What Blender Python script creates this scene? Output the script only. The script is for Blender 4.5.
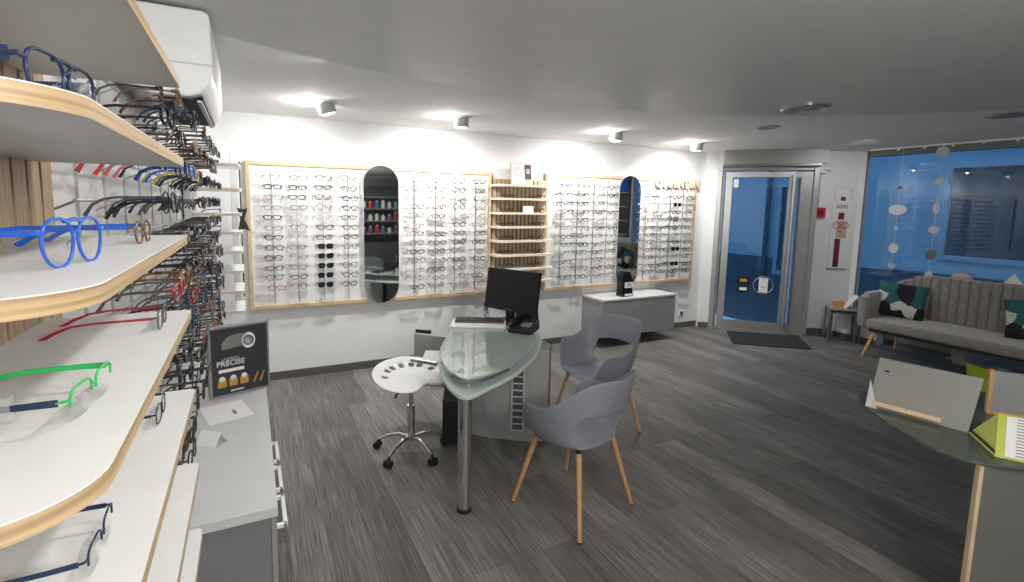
import bpy, bmesh, math, random
from mathutils import Vector, Matrix
PI = math.pi
random.seed(7)
sc = bpy.context.scene
for o in list(bpy.data.objects): bpy.data.objects.remove(o)
C = sc.collection

# ------------------------------------------------------------ camera, world, exposure, lamps
cd = bpy.data.cameras.new('camera'); cam = bpy.data.objects.new('camera', cd); C.objects.link(cam)
cd.sensor_fit = 'HORIZONTAL'; cd.sensor_width = 36.0; cd.lens = 490.03*36/1024
cd.shift_x = (512-486.67)/1024; cd.shift_y = -(291-259)/1024; cd.clip_start = 0.02
Rm = Matrix(((0.900087, 0.033686, -0.434406), (-0.435422, 0.105811, -0.893987), (0.015850, 0.993816, 0.109906)))
M4 = Rm.to_4x4(); M4.translation = (0, 0, 1.7); cam.matrix_world = M4
sc.camera = cam
sc.view_settings.view_transform = 'Standard'; sc.view_settings.look = 'None'
sc.view_settings.gamma = 1; sc.view_settings.use_curve_mapping = False
sc.view_settings.exposure = 0.0
try:
    sc.cycles.transparent_max_bounces = 32
except Exception: pass
w = bpy.data.worlds.new('dusk'); sc.world = w; w.use_nodes = True
bg = w.node_tree.nodes['Background']; bg.inputs[0].default_value = (0.27, 0.53, 0.90, 1); bg.inputs[1].default_value = 0.85

def lamp(name, kind, loc, energy, color=(1, .96, .9), to=None, size=.1, spot=120, blend=.6):
    l = bpy.data.lights.new(name, kind); l.energy = energy; l.color = color
    if kind == 'SPOT': l.spot_size = math.radians(spot); l.spot_blend = blend; l.shadow_soft_size = size
    if kind == 'AREA': l.shape = 'DISK'; l.size = size
    if kind == 'POINT': l.shadow_soft_size = size
    o = bpy.data.objects.new(name, l); C.objects.link(o); o.location = loc
    if to is not None:
        o.rotation_euler = (Vector(to)-Vector(loc)).to_track_quat('-Z', 'Y').to_euler()
    return o
WARM = (1, .97, .93)
SPOTS = [(.57, 4.11), (1.75, 4.17), (3.50, 4.14), (4.89, 4.32)]
for i, (x, y) in enumerate(SPOTS):
    lamp('spot_light_beam', 'SPOT', (x, y+.02, 2.37), [44, 84, 74, 74][i], WARM, (x-[.5, .02, .02, -.35][i], 4.97, 1.1), .014, 150, .8)
for i, (x, y) in enumerate(SPOTS): lamp('spot_light_spill', 'POINT', (x-.11, y+.03, 2.40), [5, 4, 4, 5][i], WARM, None, .02)
# unseen ceiling spots: left ones inferred from the bright shelves, the rest added fill
lamp('unseen_downlight', 'SPOT', (.55, 1.25, 2.385), 30, WARM, (-.25, 1.6, 1.3), .05, 150, .8)
lamp('unseen_downlight', 'SPOT', (.5, .25, 2.385), 17, WARM, (-.2, .6, 1.3), .05, 150, .8)
lamp('unseen_downlight', 'SPOT', (.45, 2.9, 2.47), 30, WARM, (-.25, 3.2, 1.2), .05, 150, .8)
lamp('unseen_downlight', 'SPOT', (1.6, 1.0, 2.385), 14, WARM, (1.5, 1.2, 0), .06, 150, .9)
lamp('unseen_downlight', 'SPOT', (6.15, 3.1, 2.47), 34, WARM, (7.05, 4.0, 1.2), .05, 120, .9)  # added to brighten the walls beside the door, no fitting there
lamp('unseen_downlight', 'SPOT', (6.6, 1.2, 2.47), 14, WARM, (6.8, 1.4, 0), .05, 160, .8)
lamp('unseen_downlight', 'SPOT', (2.0, -1.3, 2.385), 16, WARM, (2.4, -2, 1), .08, 160, .8)
lamp('rear_fill_light', 'POINT', (.75, -.85, 2.05), 62, WARM, None, .08)  # added fill out of view, hangs free without a fitting
lamp('rear_fill_light', 'POINT', (1.5, -.6, 2.08), 40, WARM, None, .08)  # second added fill, placed clear of the mirror and door reflections

# ------------------------------------------------------------ materials
def mat(name, col, rough=.5, metal=0, noise=0, nscale=8, stretch=(1, 1, 1), bump=0, emit=0, spec=.5, coat=0):
    m = bpy.data.materials.new(name); m.use_nodes = True; nt = m.node_tree; b = nt.nodes['Principled BSDF']
    col = (*col, 1)
    b.inputs['Base Color'].default_value = col; b.inputs['Roughness'].default_value = rough
    b.inputs['Metallic'].default_value = metal; b.inputs['Specular IOR Level'].default_value = spec
    if coat: b.inputs['Coat Weight'].default_value = coat
    if emit:
        b.inputs['Emission Color'].default_value = col; b.inputs['Emission Strength'].default_value = emit
    tc = nt.nodes.new('ShaderNodeTexCoord'); mp = nt.nodes.new('ShaderNodeMapping'); mp.inputs['Scale'].default_value = stretch
    nz = nt.nodes.new('ShaderNodeTexNoise'); nz.inputs['Scale'].default_value = nscale; nz.inputs['Detail'].default_value = 5
    nt.links.new(tc.outputs['Object'], mp.inputs[0]); nt.links.new(mp.outputs[0], nz.inputs['Vector'])
    if noise == 0: noise = .03
    mx = nt.nodes.new('ShaderNodeMix'); mx.data_type = 'RGBA'
    mx.inputs[6].default_value = tuple(c*(1-noise) for c in col[:3])+(1,)
    mx.inputs[7].default_value = tuple(min(1, c*(1+noise)) for c in col[:3])+(1,)
    rp = nt.nodes.new('ShaderNodeMapRange'); rp.inputs[1].default_value = .3; rp.inputs[2].default_value = .7
    nt.links.new(nz.outputs[0], rp.inputs[0]); nt.links.new(rp.outputs[0], mx.inputs[0])
    nt.links.new(mx.outputs[2], b.inputs['Base Color'])
    if bump:
        bp = nt.nodes.new('ShaderNodeBump'); bp.inputs['Strength'].default_value = bump; bp.inputs['Distance'].default_value = .01
        nt.links.new(nz.outputs[0], bp.inputs['Height']); nt.links.new(bp.outputs[0], b.inputs['Normal'])
    return m
def clear(name, col=(1, 1, 1), refl=.06, rough=.02, diffuse=0, dcol=(.8, .8, .8), fres=True):
    m = bpy.data.materials.new(name); m.use_nodes = True; nt = m.node_tree; nt.nodes.clear()
    out = nt.nodes.new('ShaderNodeOutputMaterial'); tr = nt.nodes.new('ShaderNodeBsdfTransparent'); tr.inputs[0].default_value = (*col, 1)
    gl = nt.nodes.new('ShaderNodeBsdfGlossy'); gl.inputs['Roughness'].default_value = rough
    mx = nt.nodes.new('ShaderNodeMixShader')
    if fres:
        lw = nt.nodes.new('ShaderNodeLayerWeight'); lw.inputs[0].default_value = .25
        ad = nt.nodes.new('ShaderNodeMath'); ad.operation = 'MULTIPLY_ADD'; ad.inputs[1].default_value = .5; ad.inputs[2].default_value = refl
        nt.links.new(lw.outputs['Fresnel'], ad.inputs[0]); nt.links.new(ad.outputs[0], mx.inputs[0])
    else: mx.inputs[0].default_value = refl
    src = tr
    if diffuse:
        df = nt.nodes.new('ShaderNodeBsdfDiffuse'); df.inputs[0].default_value = (*dcol, 1); m2 = nt.nodes.new('ShaderNodeMixShader'); m2.inputs[0].default_value = diffuse
        nt.links.new(tr.outputs[0], m2.inputs[1]); nt.links.new(df.outputs[0], m2.inputs[2]); src = m2
    nt.links.new(src.outputs[0], mx.inputs[1]); nt.links.new(gl.outputs[0], mx.inputs[2]); nt.links.new(mx.outputs[0], out.inputs[0])
    return m
def wood(name, c1, c2, axis='x', scale=9, rough=.5):
    st = {'x': (1, 14, 14), 'y': (14, 1, 14), 'z': (14, 14, 1)}[axis]
    m = mat(name, c1, rough, 0, .1, scale, st)
    nt = m.node_tree; mx = [n for n in nt.nodes if n.bl_idname == 'ShaderNodeMix'][0]
    mx.inputs[6].default_value = (*c1, 1); mx.inputs[7].default_value = (*c2, 1)
    return m
M = dict(
    white_wall=mat('white_wall_paint', (.80, .81, .82), .85, bump=.02, nscale=60),
    ceil=mat('white_ceiling_paint', (.82, .82, .82), .8),
    nceil=mat('satin_grey_ceiling', (.62, .62, .61), .45),
    white=mat('white_laminate', (.84, .84, .83), .35),
    whitem=mat('white_lacquer', (.86, .87, .87), .3),
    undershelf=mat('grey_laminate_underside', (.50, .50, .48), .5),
    oakx=wood('oak_x', (.60, .42, .25), (.78, .60, .40), 'x'),
    oaky=wood('oak_y', (.66, .47, .28), (.88, .70, .47), 'y', 12),
    oakz=wood('oak_z', (.52, .39, .25), (.70, .55, .38), 'z'),
    oakslat=wood('oak_slat', (.34, .24, .15), (.55, .42, .28), 'z', 10),
    oakdark=mat('slat_gap', (.10, .07, .045), .8),
    leg=wood('beech_leg', (.50, .27, .12), (.66, .40, .20), 'z', 12, .45),
    leg2=wood('oak_sofa_leg', (.55, .30, .10), (.70, .42, .17), 'z', 12, .45),
    chrome=mat('polished_chrome', (.75, .75, .76), .12, 1),
    alu=mat('brushed_aluminium', (.52, .52, .51), .35, .8, noise=.06, stretch=(40, 40, 1)),
    alud=mat('grey_door_metal', (.34, .34, .34), .45, .5),
    steel=mat('dark_steel', (.20, .21, .23), .4, .6),
    rail=mat('satin_rail_metal', (.50, .51, .52), .3, .8),
    black=mat('black_plastic', (.012, .012, .013), .4),
    screen=mat('black_screen', (.006, .006, .008), .45),
    gloss=mat('gloss_black', (.01, .01, .012), .12),
    base=mat('grey_skirting', (.10, .10, .10), .6),
    cabg=mat('grey_cabinet_front', (.30, .305, .31), .5),
    cabd=mat('dark_grey_cabinet', (.21, .215, .22), .5),
    cabt=mat('pale_grey_top', (.62, .63, .64), .4),
    cablt=mat('light_grey_cabinet', (.42, .42, .41), .5),
    desk=mat('desk_grey_panel', (.42, .43, .43), .4),
    deskd=mat('desk_dark_panel', (.20, .205, .21), .5),
    frost=mat('pale_green_lower_tier', (.62, .70, .67), .25),
    seat=mat('grey_polypropylene', (.27, .29, .335), .42),
    rubber=mat('black_rubber', (.015, .015, .015), .6),
    red=mat('red_plastic', (.65, .02, .02), .35),
    paper=mat('white_paper', (.85, .85, .84), .6),
    maroon=mat('maroon_print', (.19, .015, .05), .6),
    skin=mat('printed_skin_tone', (.62, .42, .32), .6),
    ink=mat('dark_print', (.03, .03, .04), .6),
    gold=mat('amber_print', (.55, .28, .04), .5),
    lime=mat('lime_green_plastic', (.32, .42, .02), .4),
    yel=mat('yellow_green_card', (.55, .60, .12), .5),
    teal=mat('teal_fabric', (.015, .11, .12), .8, noise=.3, nscale=90),
    navyf=mat('black_fabric', (.012, .013, .022), .9, noise=.3, nscale=90),
    cream=mat('cream_fabric', (.62, .60, .55), .85, noise=.1, nscale=90),
    facade=mat('blue_painted_render', (.40, .52, .60), .8, noise=.05, nscale=2),
    facaded=mat('dark_stone_plinth', (.10, .14, .18), .8, noise=.2, nscale=4),
    fwin=mat('street_window_pane', (.05, .07, .09), .15),
    asphalt=mat('street_asphalt', (.10, .11, .12), .8, noise=.2, nscale=20),
    mirror=mat('mirror_silver', (.80, .82, .82), .03, 1),
    shop=mat('dark_shop_unit', (.07, .075, .08), .6),
    orange=mat('orange_card', (.60, .24, .04), .5),
    mat_=mat('charcoal_doormat', (.025, .025, .03), .95, noise=.4, nscale=200),
    bulb=mat('lit_lamp', (1, .97, .9), .5, emit=6),
    signb=mat('off_white_board', (.27, .27, .25), .6),
    ctrp=mat('olive_grey_counter_panel', (.15, .155, .14), .5),
    greencast=mat('grey_green_box', (.20, .22, .20), .6),
)
M['ply'] = wood('plywood_edge', (.36, .24, .12), (.64, .47, .28), 'y', 1)
for n_ in M['ply'].node_tree.nodes:
    if n_.bl_idname == 'ShaderNodeMapping': n_.inputs['Scale'].default_value = (5, 3, 230)
M['shelfedge'] = mat('pale_shelf_edge', (.72, .64, .52), .5)
M['letter'] = mat('cream_letter', (.62, .54, .40), .6)
M['lens'] = clear('clear_lens', refl=.03)
M['lensd'] = mat('dark_tinted_lens', (.012, .012, .016), .15)
M['acryl'] = clear('clear_acrylic', (.97, .98, .98), .08, .1, .25, (.85, .87, .88))
M['pane'] = clear('window_pane', (.80, .90, .96), .03, .01)
M['tabglass'] = clear('green_table_glass', (.82, .92, .89), .27, .012, .55, (.74, .86, .82))
M['ctrglass'] = clear('olive_counter_glass', (.45, .52, .45), .05, .06, .55, (.16, .19, .15))
# ribbed velvet
def ribbed():
    m = mat('taupe_velvet', (.25, .235, .215), .8, noise=.18, nscale=30, bump=.1); m.node_tree.nodes['Principled BSDF'].inputs['Sheen Weight'].default_value = .6
    return m
M['velvet'] = ribbed()
# floor planks, boards run along y
def floor_mat():
    m = bpy.data.materials.new('grey_wood_planks'); m.use_nodes = True; nt = m.node_tree; b = nt.nodes['Principled BSDF']; L = nt.links.new
    tc = nt.nodes.new('ShaderNodeTexCoord')
    mp = nt.nodes.new('ShaderNodeMapping'); mp.inputs['Rotation'].default_value = (0, 0, PI/2); mp.inputs['Location'].default_value = (.3, .07, 0)
    br = nt.nodes.new('ShaderNodeTexBrick'); br.offset = .37; br.inputs['Scale'].default_value = 1
    br.inputs['Brick Width'].default_value = 1.6; br.inputs['Row Height'].default_value = .19
    br.inputs['Mortar Size'].default_value = .0012; br.inputs['Mortar Smooth'].default_value = .3; br.inputs['Bias'].default_value = 0
    br.inputs['Color1'].default_value = (.130, .123, .115, 1); br.inputs['Color2'].default_value = (.225, .214, .200, 1); br.inputs['Mortar'].default_value = (.045, .043, .04, 1)
    L(tc.outputs['Object'], mp.inputs[0]); L(mp.outputs[0], br.inputs['Vector'])
    def nz(scale, st, det=6):
        p = nt.nodes.new('ShaderNodeMapping'); p.inputs['Scale'].default_value = st; n = nt.nodes.new('ShaderNodeTexNoise'); n.inputs['Scale'].default_value = scale; n.inputs['Detail'].default_value = det; n.inputs['Roughness'].default_value = .65
        L(tc.outputs['Object'], p.inputs[0]); L(p.outputs[0], n.inputs['Vector']); return n
    n1 = nz(6, (20, .45, 1)); n2 = nz(2.2, (3, .8, 1), 3)
    r1 = nt.nodes.new('ShaderNodeMapRange'); r1.inputs[1].default_value = .35; r1.inputs[2].default_value = .65; r1.inputs[3].default_value = .45; r1.inputs[4].default_value = 1.35; L(n1.outputs[0], r1.inputs[0])
    r2 = nt.nodes.new('ShaderNodeMapRange'); r2.inputs[1].default_value = .3; r2.inputs[2].default_value = .7; r2.inputs[3].default_value = .8; r2.inputs[4].default_value = 1.2; L(n2.outputs[0], r2.inputs[0])
    mu = nt.nodes.new('ShaderNodeMath'); mu.operation = 'MULTIPLY'; L(r1.outputs[0], mu.inputs[0]); L(r2.outputs[0], mu.inputs[1])
    vm = nt.nodes.new('ShaderNodeVectorMath'); vm.operation = 'SCALE'; L(br.outputs[0], vm.inputs[0]); L(mu.outputs[0], vm.inputs['Scale'])
    L(vm.outputs[0], b.inputs['Base Color']); b.inputs['Roughness'].default_value = .52; b.inputs['Specular IOR Level'].default_value = .35
    bp = nt.nodes.new('ShaderNodeBump'); bp.inputs['Strength'].default_value = .15; bp.inputs['Distance'].default_value = .004; L(n1.outputs[0], bp.inputs['Height']); L(bp.outputs[0], b.inputs['Normal'])
    return m
M['floor'] = floor_mat()

# ------------------------------------------------------------ mesh builder
class MB:
    def __init__(s): s.v = []; s.f = []; s.mi = []; s.ms = []
    def _m(s, m):
        m = M[m] if isinstance(m, str) else m
        if m not in s.ms: s.ms.append(m)
        return s.ms.index(m)
    def add(s, vs, fs, m):
        k = len(s.v); i = s._m(m); s.v += [tuple(v) for v in vs]
        for f in fs: s.f.append([k+a for a in f]); s.mi.append(i)
        return s
    def box(s, x0, x1, y0, y1, z0, z1, m, T=None):
        vs = [Vector((x, y, z)) for z in (z0, z1) for y in (y0, y1) for x in (x0, x1)]
        if T: vs = [T @ v for v in vs]
        return s.add(vs, [(0, 2, 3, 1), (4, 5, 7, 6), (0, 1, 5, 4), (2, 6, 7, 3), (0, 4, 6, 2), (1, 3, 7, 5)], m)
    def prism(s, pts, z0, z1, m, T=None, m_side=None, m_bot=None):
        n = len(pts); vs = [Vector((x, y, z)) for z in (z0, z1) for x, y in pts]
        if T: vs = [T @ v for v in vs]
        a = sum(pts[i][0]*pts[(i+1) % n][1]-pts[(i+1) % n][0]*pts[i][1] for i in range(n))
        k = len(s.v); s.v += [tuple(v) for v in vs]
        top = [k+n+i for i in range(n)]; bot = [k+i for i in range(n)][::-1]
        if a < 0: top = top[::-1]; bot = bot[::-1]
        s.f += [top, bot]; s.mi += [s._m(m), s._m(m_bot or m)]
        for i in range(n):
            j = (i+1) % n; q = [k+i, k+j, k+n+j, k+n+i]
            s.f.append(q if a > 0 else q[::-1]); s.mi.append(s._m(m_side or m))
        return s
    def tube(s, pts, r, m, seg=8, closed=False, caps=True):
        pts = [Vector(p) for p in pts]; n = len(pts); rs = r if isinstance(r, (list, tuple)) else [r]*n
        vs = []; up = Vector((.13, .21, .97))
        for i, p in enumerate(pts):
            if closed: t = pts[(i+1) % n]-pts[i-1]
            else: t = pts[min(i+1, n-1)]-pts[max(i-1, 0)]
            t.normalize(); a = t.cross(up)
            if a.length < .05: a = t.cross(Vector((1, 0, 0)))
            a.normalize(); b = t.cross(a)
            for k in range(seg):
                th = 2*PI*k/seg; vs.append(p+(a*math.cos(th)+b*math.sin(th))*rs[i])
        fs = []
        for i in range(n if closed else n-1):
            j = (i+1) % n
            for k in range(seg):
                l = (k+1) % seg; fs.append((i*seg+k, i*seg+l, j*seg+l, j*seg+k))
        if caps and not closed: fs += [tuple(range(seg))[::-1], tuple((n-1)*seg+k for k in range(seg))]
        return s.add(vs, fs, m)
    def ribbon(s, pts, wd, th, up, m):      # flat bar along pts; wd along up, th across
        pts = [Vector(p) for p in pts]; n = len(pts); up = Vector(up).normalized(); vs = []
        ws = wd if isinstance(wd, (list, tuple)) else [wd]*n
        for i, p in enumerate(pts):
            t = (pts[min(i+1, n-1)]-pts[max(i-1, 0)]).normalized(); a = t.cross(up).normalized(); u = a.cross(t)
            for sa, su in ((-1, -1), (1, -1), (1, 1), (-1, 1)): vs.append(p+a*sa*th/2+u*su*ws[i]/2)
        fs = [(i*4+k, i*4+(k+1) % 4, i*4+4+(k+1) % 4, i*4+4+k) for i in range(n-1) for k in range(4)]
        fs += [(3, 2, 1, 0), tuple((n-1)*4+k for k in range(4))]
        return s.add(vs, fs, m)
    def lathe(s, prof, m, seg=24, c=(0, 0, 0), T=None):
        vs = [Vector((c[0]+r*math.cos(2*PI*k/seg), c[1]+r*math.sin(2*PI*k/seg), c[2]+z)) for r, z in prof for k in range(seg)]
        if T: vs = [T @ v for v in vs]
        n = len(prof); fs = [(i*seg+k, i*seg+(k+1) % seg, (i+1)*seg+(k+1) % seg, (i+1)*seg+k) for i in range(n-1) for k in range(seg)]
        fs += [tuple(range(seg))[::-1], tuple((n-1)*seg+k for k in range(seg))]
        return s.add(vs, fs, m)
    def cyl(s, p, q, r, m, seg=16, r2=None): return s.tube([p, q], [r, r if r2 is None else r2], m, seg)
    def build(s, name, parent=None, loc=None, rotz=0, smooth=True, bevel=0, kind=None, rot=None):
        me = bpy.data.meshes.new(name); me.from_pydata(s.v, [], s.f)
        for m in s.ms: me.materials.append(m)
        for p, i in zip(me.polygons, s.mi): p.material_index = i
        bm = bmesh.new(); bm.from_mesh(me); bmesh.ops.recalc_face_normals(bm, faces=bm.faces); bm.to_mesh(me); bm.free()
        if smooth:
            try: me.shade_smooth(); me.set_sharp_from_angle(angle=math.radians(35))
            except Exception: pass
        o = bpy.data.objects.new(name, me); C.objects.link(o)
        if parent is not None: o.parent = parent
        if loc is not None: o.location = loc
        if rotz: o.rotation_euler = (0, 0, rotz)
        if rot: o.rotation_euler = rot
        if bevel:
            b = o.modifiers.new('bevel', 'BEVEL'); b.width = bevel; b.segments = 2; b.limit_method = 'ANGLE'
        if kind: o['kind'] = kind
        return o
def tag(o, label, cat, group=None):
    o['label'] = label; o['category'] = cat
    if group: o['group'] = group
    return o
def thing(name, label, cat, loc=(0, 0, 0), rotz=0, group=None):
    o = bpy.data.objects.new(name, None); C.objects.link(o); o.empty_display_size = .05
    o.location = loc; o.rotation_euler = (0, 0, rotz); return tag(o, label, cat, group)
def S(mb, name, **k): return mb.build(name, kind='structure', **k)
def text(name, body, size, m, T, parent=None, depth=.0006, align='CENTER', bold=0):
    cu = bpy.data.curves.new(name, 'FONT'); cu.body = body; cu.size = size; cu.extrude = depth; cu.align_x = align; cu.align_y = 'CENTER'; cu.offset = bold
    cu.resolution_u = 3
    tmp = bpy.data.objects.new('tmp', cu); me = bpy.data.meshes.new_from_object(tmp); bpy.data.objects.remove(tmp)
    me.transform(T); me.materials.clear(); me.materials.append(M[m])
    o = bpy.data.objects.new(name, me); C.objects.link(o)
    if parent is not None: o.parent = parent
    return o
def xf(o, x, y):      # frame whose local x,y axes are given world directions (x right, y up), at origin o
    x = Vector(x).normalized(); y = Vector(y).normalized(); z = x.cross(y)
    return Matrix(((x.x, y.x, z.x, o[0]), (x.y, y.y, z.y, o[1]), (x.z, y.z, z.z, o[2]), (0, 0, 0, 1)))
def rrect(x0, x1, y0, y1, r, n=6):
    if not isinstance(r, (list, tuple)): r = [r]*4
    out = []
    for (cx, cy, a0), rr in zip((((x0), (y0), PI), ((x1), (y0), 1.5*PI), ((x1), (y1), 0), ((x0), (y1), .5*PI)), r):
        ox = cx+(rr if cx == x0 else -rr); oy = cy+(rr if cy == y0 else -rr)
        if rr == 0: out.append((cx, cy)); continue
        for k in range(n+1):
            a = a0+PI/2*k/n; out.append((ox+rr*math.cos(a), oy+rr*math.sin(a)))
    return out
def capsule(w_, h, n=14):     # vertical stadium outline centred on 0
    r = w_/2; out = []
    for k in range(n+1): a = PI*k/n; out.append((r*math.cos(a), h/2-r+r*math.sin(a)))
    for k in range(n+1): a = PI+PI*k/n; out.append((r*math.cos(a), -h/2+r+r*math.sin(a)))
    return out

# ------------------------------------------------------------ room shell
XL, XR, YB, YR = -.42, 7.37, 4.97, -3.0
DA = Vector((5.88, 4.80, 0)); DB = Vector((6.73, 3.95, 0)); PC = Vector((7.31, 3.78, 0))
S(MB().prism([(XL-.1, YR-.1), (XR+.1, YR-.1), (XR+.1, 3.75), (6.9, 4.15), (5.95, 5.07), (XL-.1, 5.07)], -.08, 0, 'floor'), 'floor', smooth=False)
S(MB().box(XL-.1, 5.98, YB, YB+.1, 0, 2.6, 'white_wall'), 'wall_back', smooth=False)
S(MB().box(XL-.1, XL, YR, YB, 0, 2.6, 'white_wall'), 'wall_left', smooth=False)
S(MB().box(XL-.1, XR+.1, YR-.1, YR, 0, 2.6, 'white_wall'), 'wall_rear', smooth=False)
u = (DB-DA).normalized(); nrm = Vector((-u.y, u.x, 0)) * -1      # into the room
if nrm.dot(Vector((-1, -1, 0))) < 0: nrm = -nrm
def onwall(a, ang_dir, t, z, out=0.0, n=nrm):
    p = a+ang_dir*t+n*out; return (p.x, p.y, z)
TD = xf((DA.x, DA.y, 0), u, (0, 0, 1))      # local x along door wall, local y up, local z = u x up
if TD.to_3x3().col[2].dot(nrm) < 0: SGN = -1
else: SGN = 1
def dbox(mb, x0, x1, z0, z1, d0, d1, m):    # box on door wall; d = distance into the room
    a, b = sorted((d0*SGN, d1*SGN)); return mb.box(x0, x1, z0, z1, a, b, m, TD)
# short white return between back wall and door, header above the door
S(dbox(MB(), -.16, -.01, 0, 2.6, -.1, .0, 'white_wall'), 'wall_door_side', smooth=False)
S(dbox(MB(), -.02, 1.22, 2.30, 2.6, -.1, .0, 'white_wall'), 'wall_door_header', smooth=False)
P0 = Vector((6.80, 4.13, 0)); PU = (PC-P0).normalized(); PN = Vector((PU.y, -PU.x, 0))
if PN.dot(Vector((-1, -1, 0))) < 0: PN = -PN
TP = xf((P0.x, P0.y, 0), PU, (0, 0, 1)); PS = 1 if TP.to_3x3().col[2].dot(PN) > 0 else -1
PL = (PC-P0).length
def pbox(mb, x0, x1, z0, z1, d0, d1, m):
    a, b = sorted((d0*PS, d1*PS)); return mb.box(x0, x1, z0, z1, a, b, m, TP)
S(pbox(MB(), -.12, PL+.02, 0, 2.6, -.1, 0, 'white_wall'), 'wall_poster_side', smooth=False)
# window wall
S(MB().box(XR-.02, XR+.1, YR, 1.7, 0, 2.6, 'white_wall').box(XR-.02, XR+.1, 1.7, 3.76, 2.47, 2.6, 'white_wall').box(XR-.02, XR+.1, 1.7, 3.76, 0, .06, 'base'), 'wall_window', smooth=False)
wf = thing('window_1', '', ''); 
for k in ('label', 'category'): del wf[k]
wf['kind'] = 'structure'
MB().box(XR-.05, XR+.03, 3.70, 3.80, .06, 2.47, 'white').box(XR-.055, XR-.045, 3.685, 3.705, .06, 2.47, 'steel').box(XR-.03, XR+.03, 1.7, 3.7, .06, .12, 'alud').build('window_frame', wf, smooth=False, kind='structure')
MB().box(XR, XR+.012, 1.7, 3.7, .08, 2.41, 'pane').build('pane', wf, smooth=False, kind='structure')
MB().box(XR-.04, XR+.06, 1.7, 3.7, 2.40, 2.47, 'greencast').build('blind_housing', wf, smooth=False, kind='structure')
# ceilings
S(MB().box(XL-.1, XR+.1, YR, YB+.1, 2.48, 2.6, 'ceil'), 'ceiling', smooth=False)
curve = [(-.42, 2.25), (-.30, 2.33), (-.08, 2.46), (.35, 2.62), (.78, 2.74), (1.28, 2.83), (1.75, 2.875), (2.29, 2.87), (2.75, 2.82), (3.1, 2.71), (3.4, 2.57), (3.93, 2.24), (4.3, 1.93), (4.6, 1.63), (4.85, 1.3), (5.1, .8), (5.25, 0), (5.2, -1), (5, -3)]
def cr(pts, n=4):
    out = []
    for i in range(len(pts)-1):
        p = [Vector(pts[max(0, min(len(pts)-1, i+k))]) for k in (-1, 0, 1, 2)]
        for j in range(n):
            t = j/n; q = .5*((2*p[1])+(-p[0]+p[2])*t+(2*p[0]-5*p[1]+4*p[2]-p[3])*t*t+(-p[0]+3*p[1]-3*p[2]+p[3])*t**3); out.append(tuple(q))
    return out+[tuple(pts[-1])]
S(MB().prism(cr(curve)+[(-.42, -3)], 2.40, 2.48, 'nceil', m_side='ceil'), 'ceiling_lowered')
# skirting
S(MB().box(XL, 5.95, YB-.015, YB, 0, .075, 'base'), 'baseboard_back', smooth=False)
S(MB().box(XL, XL+.015, YR, YB, 0, .075, 'base'), 'baseboard_left', smooth=False)
S(pbox(MB(), 0, .33, 0, .075, 0, .015, 'base'), 'baseboard_poster_side', smooth=False)
S(dbox(MB(), -.14, -.01, 0, .075, 0, .015, 'base'), 'baseboard_door_side', smooth=False)
# window ledge box beside the poster
S(MB().prism([(7.11, 3.905), (7.29, 3.78), (7.29, 3.30), (7.11, 3.30)], .0, .41, 'white').prism([(7.103, 3.90), (7.115, 3.905), (7.115, 3.3), (7.103, 3.3)], 0, .07, 'base'), 'trim_1', smooth=False)
# ceiling curtain track
tr = MB().box(7.18, 7.21, -1.2, 3.62, 2.462, 2.48, 'whitem')
for k in range(14): tr.box(7.185, 7.205, 3.3-k*.26, 3.32-k*.26, 2.44, 2.465, 'whitem')
S(tr, 'trim_2', smooth=False)

# ------------------------------------------------------------ door
d = thing('door_1', '', '')
for k in ('label', 'category'): del d[k]
d['kind'] = 'structure'
def D(mb, name, **k): return mb.build(name, d, kind='structure', smooth=False, **k)
fr = MB()
dbox(fr, -.01, .05, 0, 2.30, -.02, .06, 'alu'); dbox(fr, .05, .085, 0, 2.27, -.04, .02, 'alud')
dbox(fr, 1.14, 1.20, 0, 2.30, -.02, .05, 'alud'); dbox(fr, -.01, 1.20, 2.22, 2.30, -.04, .03, 'alud')
D(fr, 'door_frame', bevel=.003)
lf = MB()
dbox(lf, .10, .185, .03, 2.20, -.02, .03, 'alu'); dbox(lf, .86, .93, .03, 2.20, -.02, .03, 'alu'); dbox(lf, .185, .86, .03, .145, -.02, .03, 'alu'); dbox(lf, .185, .86, 2.125, 2.20, -.02, .03, 'alu')
dbox(lf, 1.0, 1.14, .03, 2.20, -.02, .02, 'alud'); dbox(lf, .93, 1.0, .03, .15, -.02, .02, 'alud'); dbox(lf, .93, 1.0, 2.12, 2.2, -.02, .02, 'alud')
D(lf, 'door_leaf', bevel=.003)
D(dbox(dbox(MB(), .185, .86, .145, 2.125, .0, .008, 'pane'), .93, 1.0, .15, 2.12, 0, .008, 'pane'), 'pane')
D(dbox(MB(), .0, 1.2, 0, .03, -.06, .05, 'alud'), 'threshold')
h = MB(); a = Vector(onwall(DA, u, .915, .13, .075)); b = Vector(onwall(DA, u, .915, 2.16, .075)); h.cyl(a, b, .022, 'alu', 14)
for z in (.22, 2.05): h.cyl(onwall(DA, u, .915, z, .03), onwall(DA, u, .915, z, .075), .01, 'alu', 8)
h.build('door_handle', d, kind='structure')
D(dbox(MB(), .20, .26, 1.99, 2.105, .012, .014, 'paper'), 'notice')
def dlocal(t, z, out): return xf(onwall(DA, u, t, z, out), u, (0, 0, 1))
for z, nm in ((.715, 'amber'), (.595, 'white')):
    D(dbox(MB(), .335, .485, z-.052, z+.052, .0085, .0105, 'black'), 'sticker')
    D(dbox(MB(), .365, .455, z-.02, z+.02, .0108, .0118, 'gold' if nm == 'amber' else 'paper'), 'sticker_print')
oc = [(.12*math.cos(2*PI*k/28), .12*math.sin(2*PI*k/28)) for k in range(28)]
rg = MB(); T = dlocal(.655, .66, .011); rg.tube([T @ Vector((x, y, 0)) for x, y in oc], .006, 'alu', 5, True)
rg.build('round_sticker', d, kind='structure')
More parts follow.
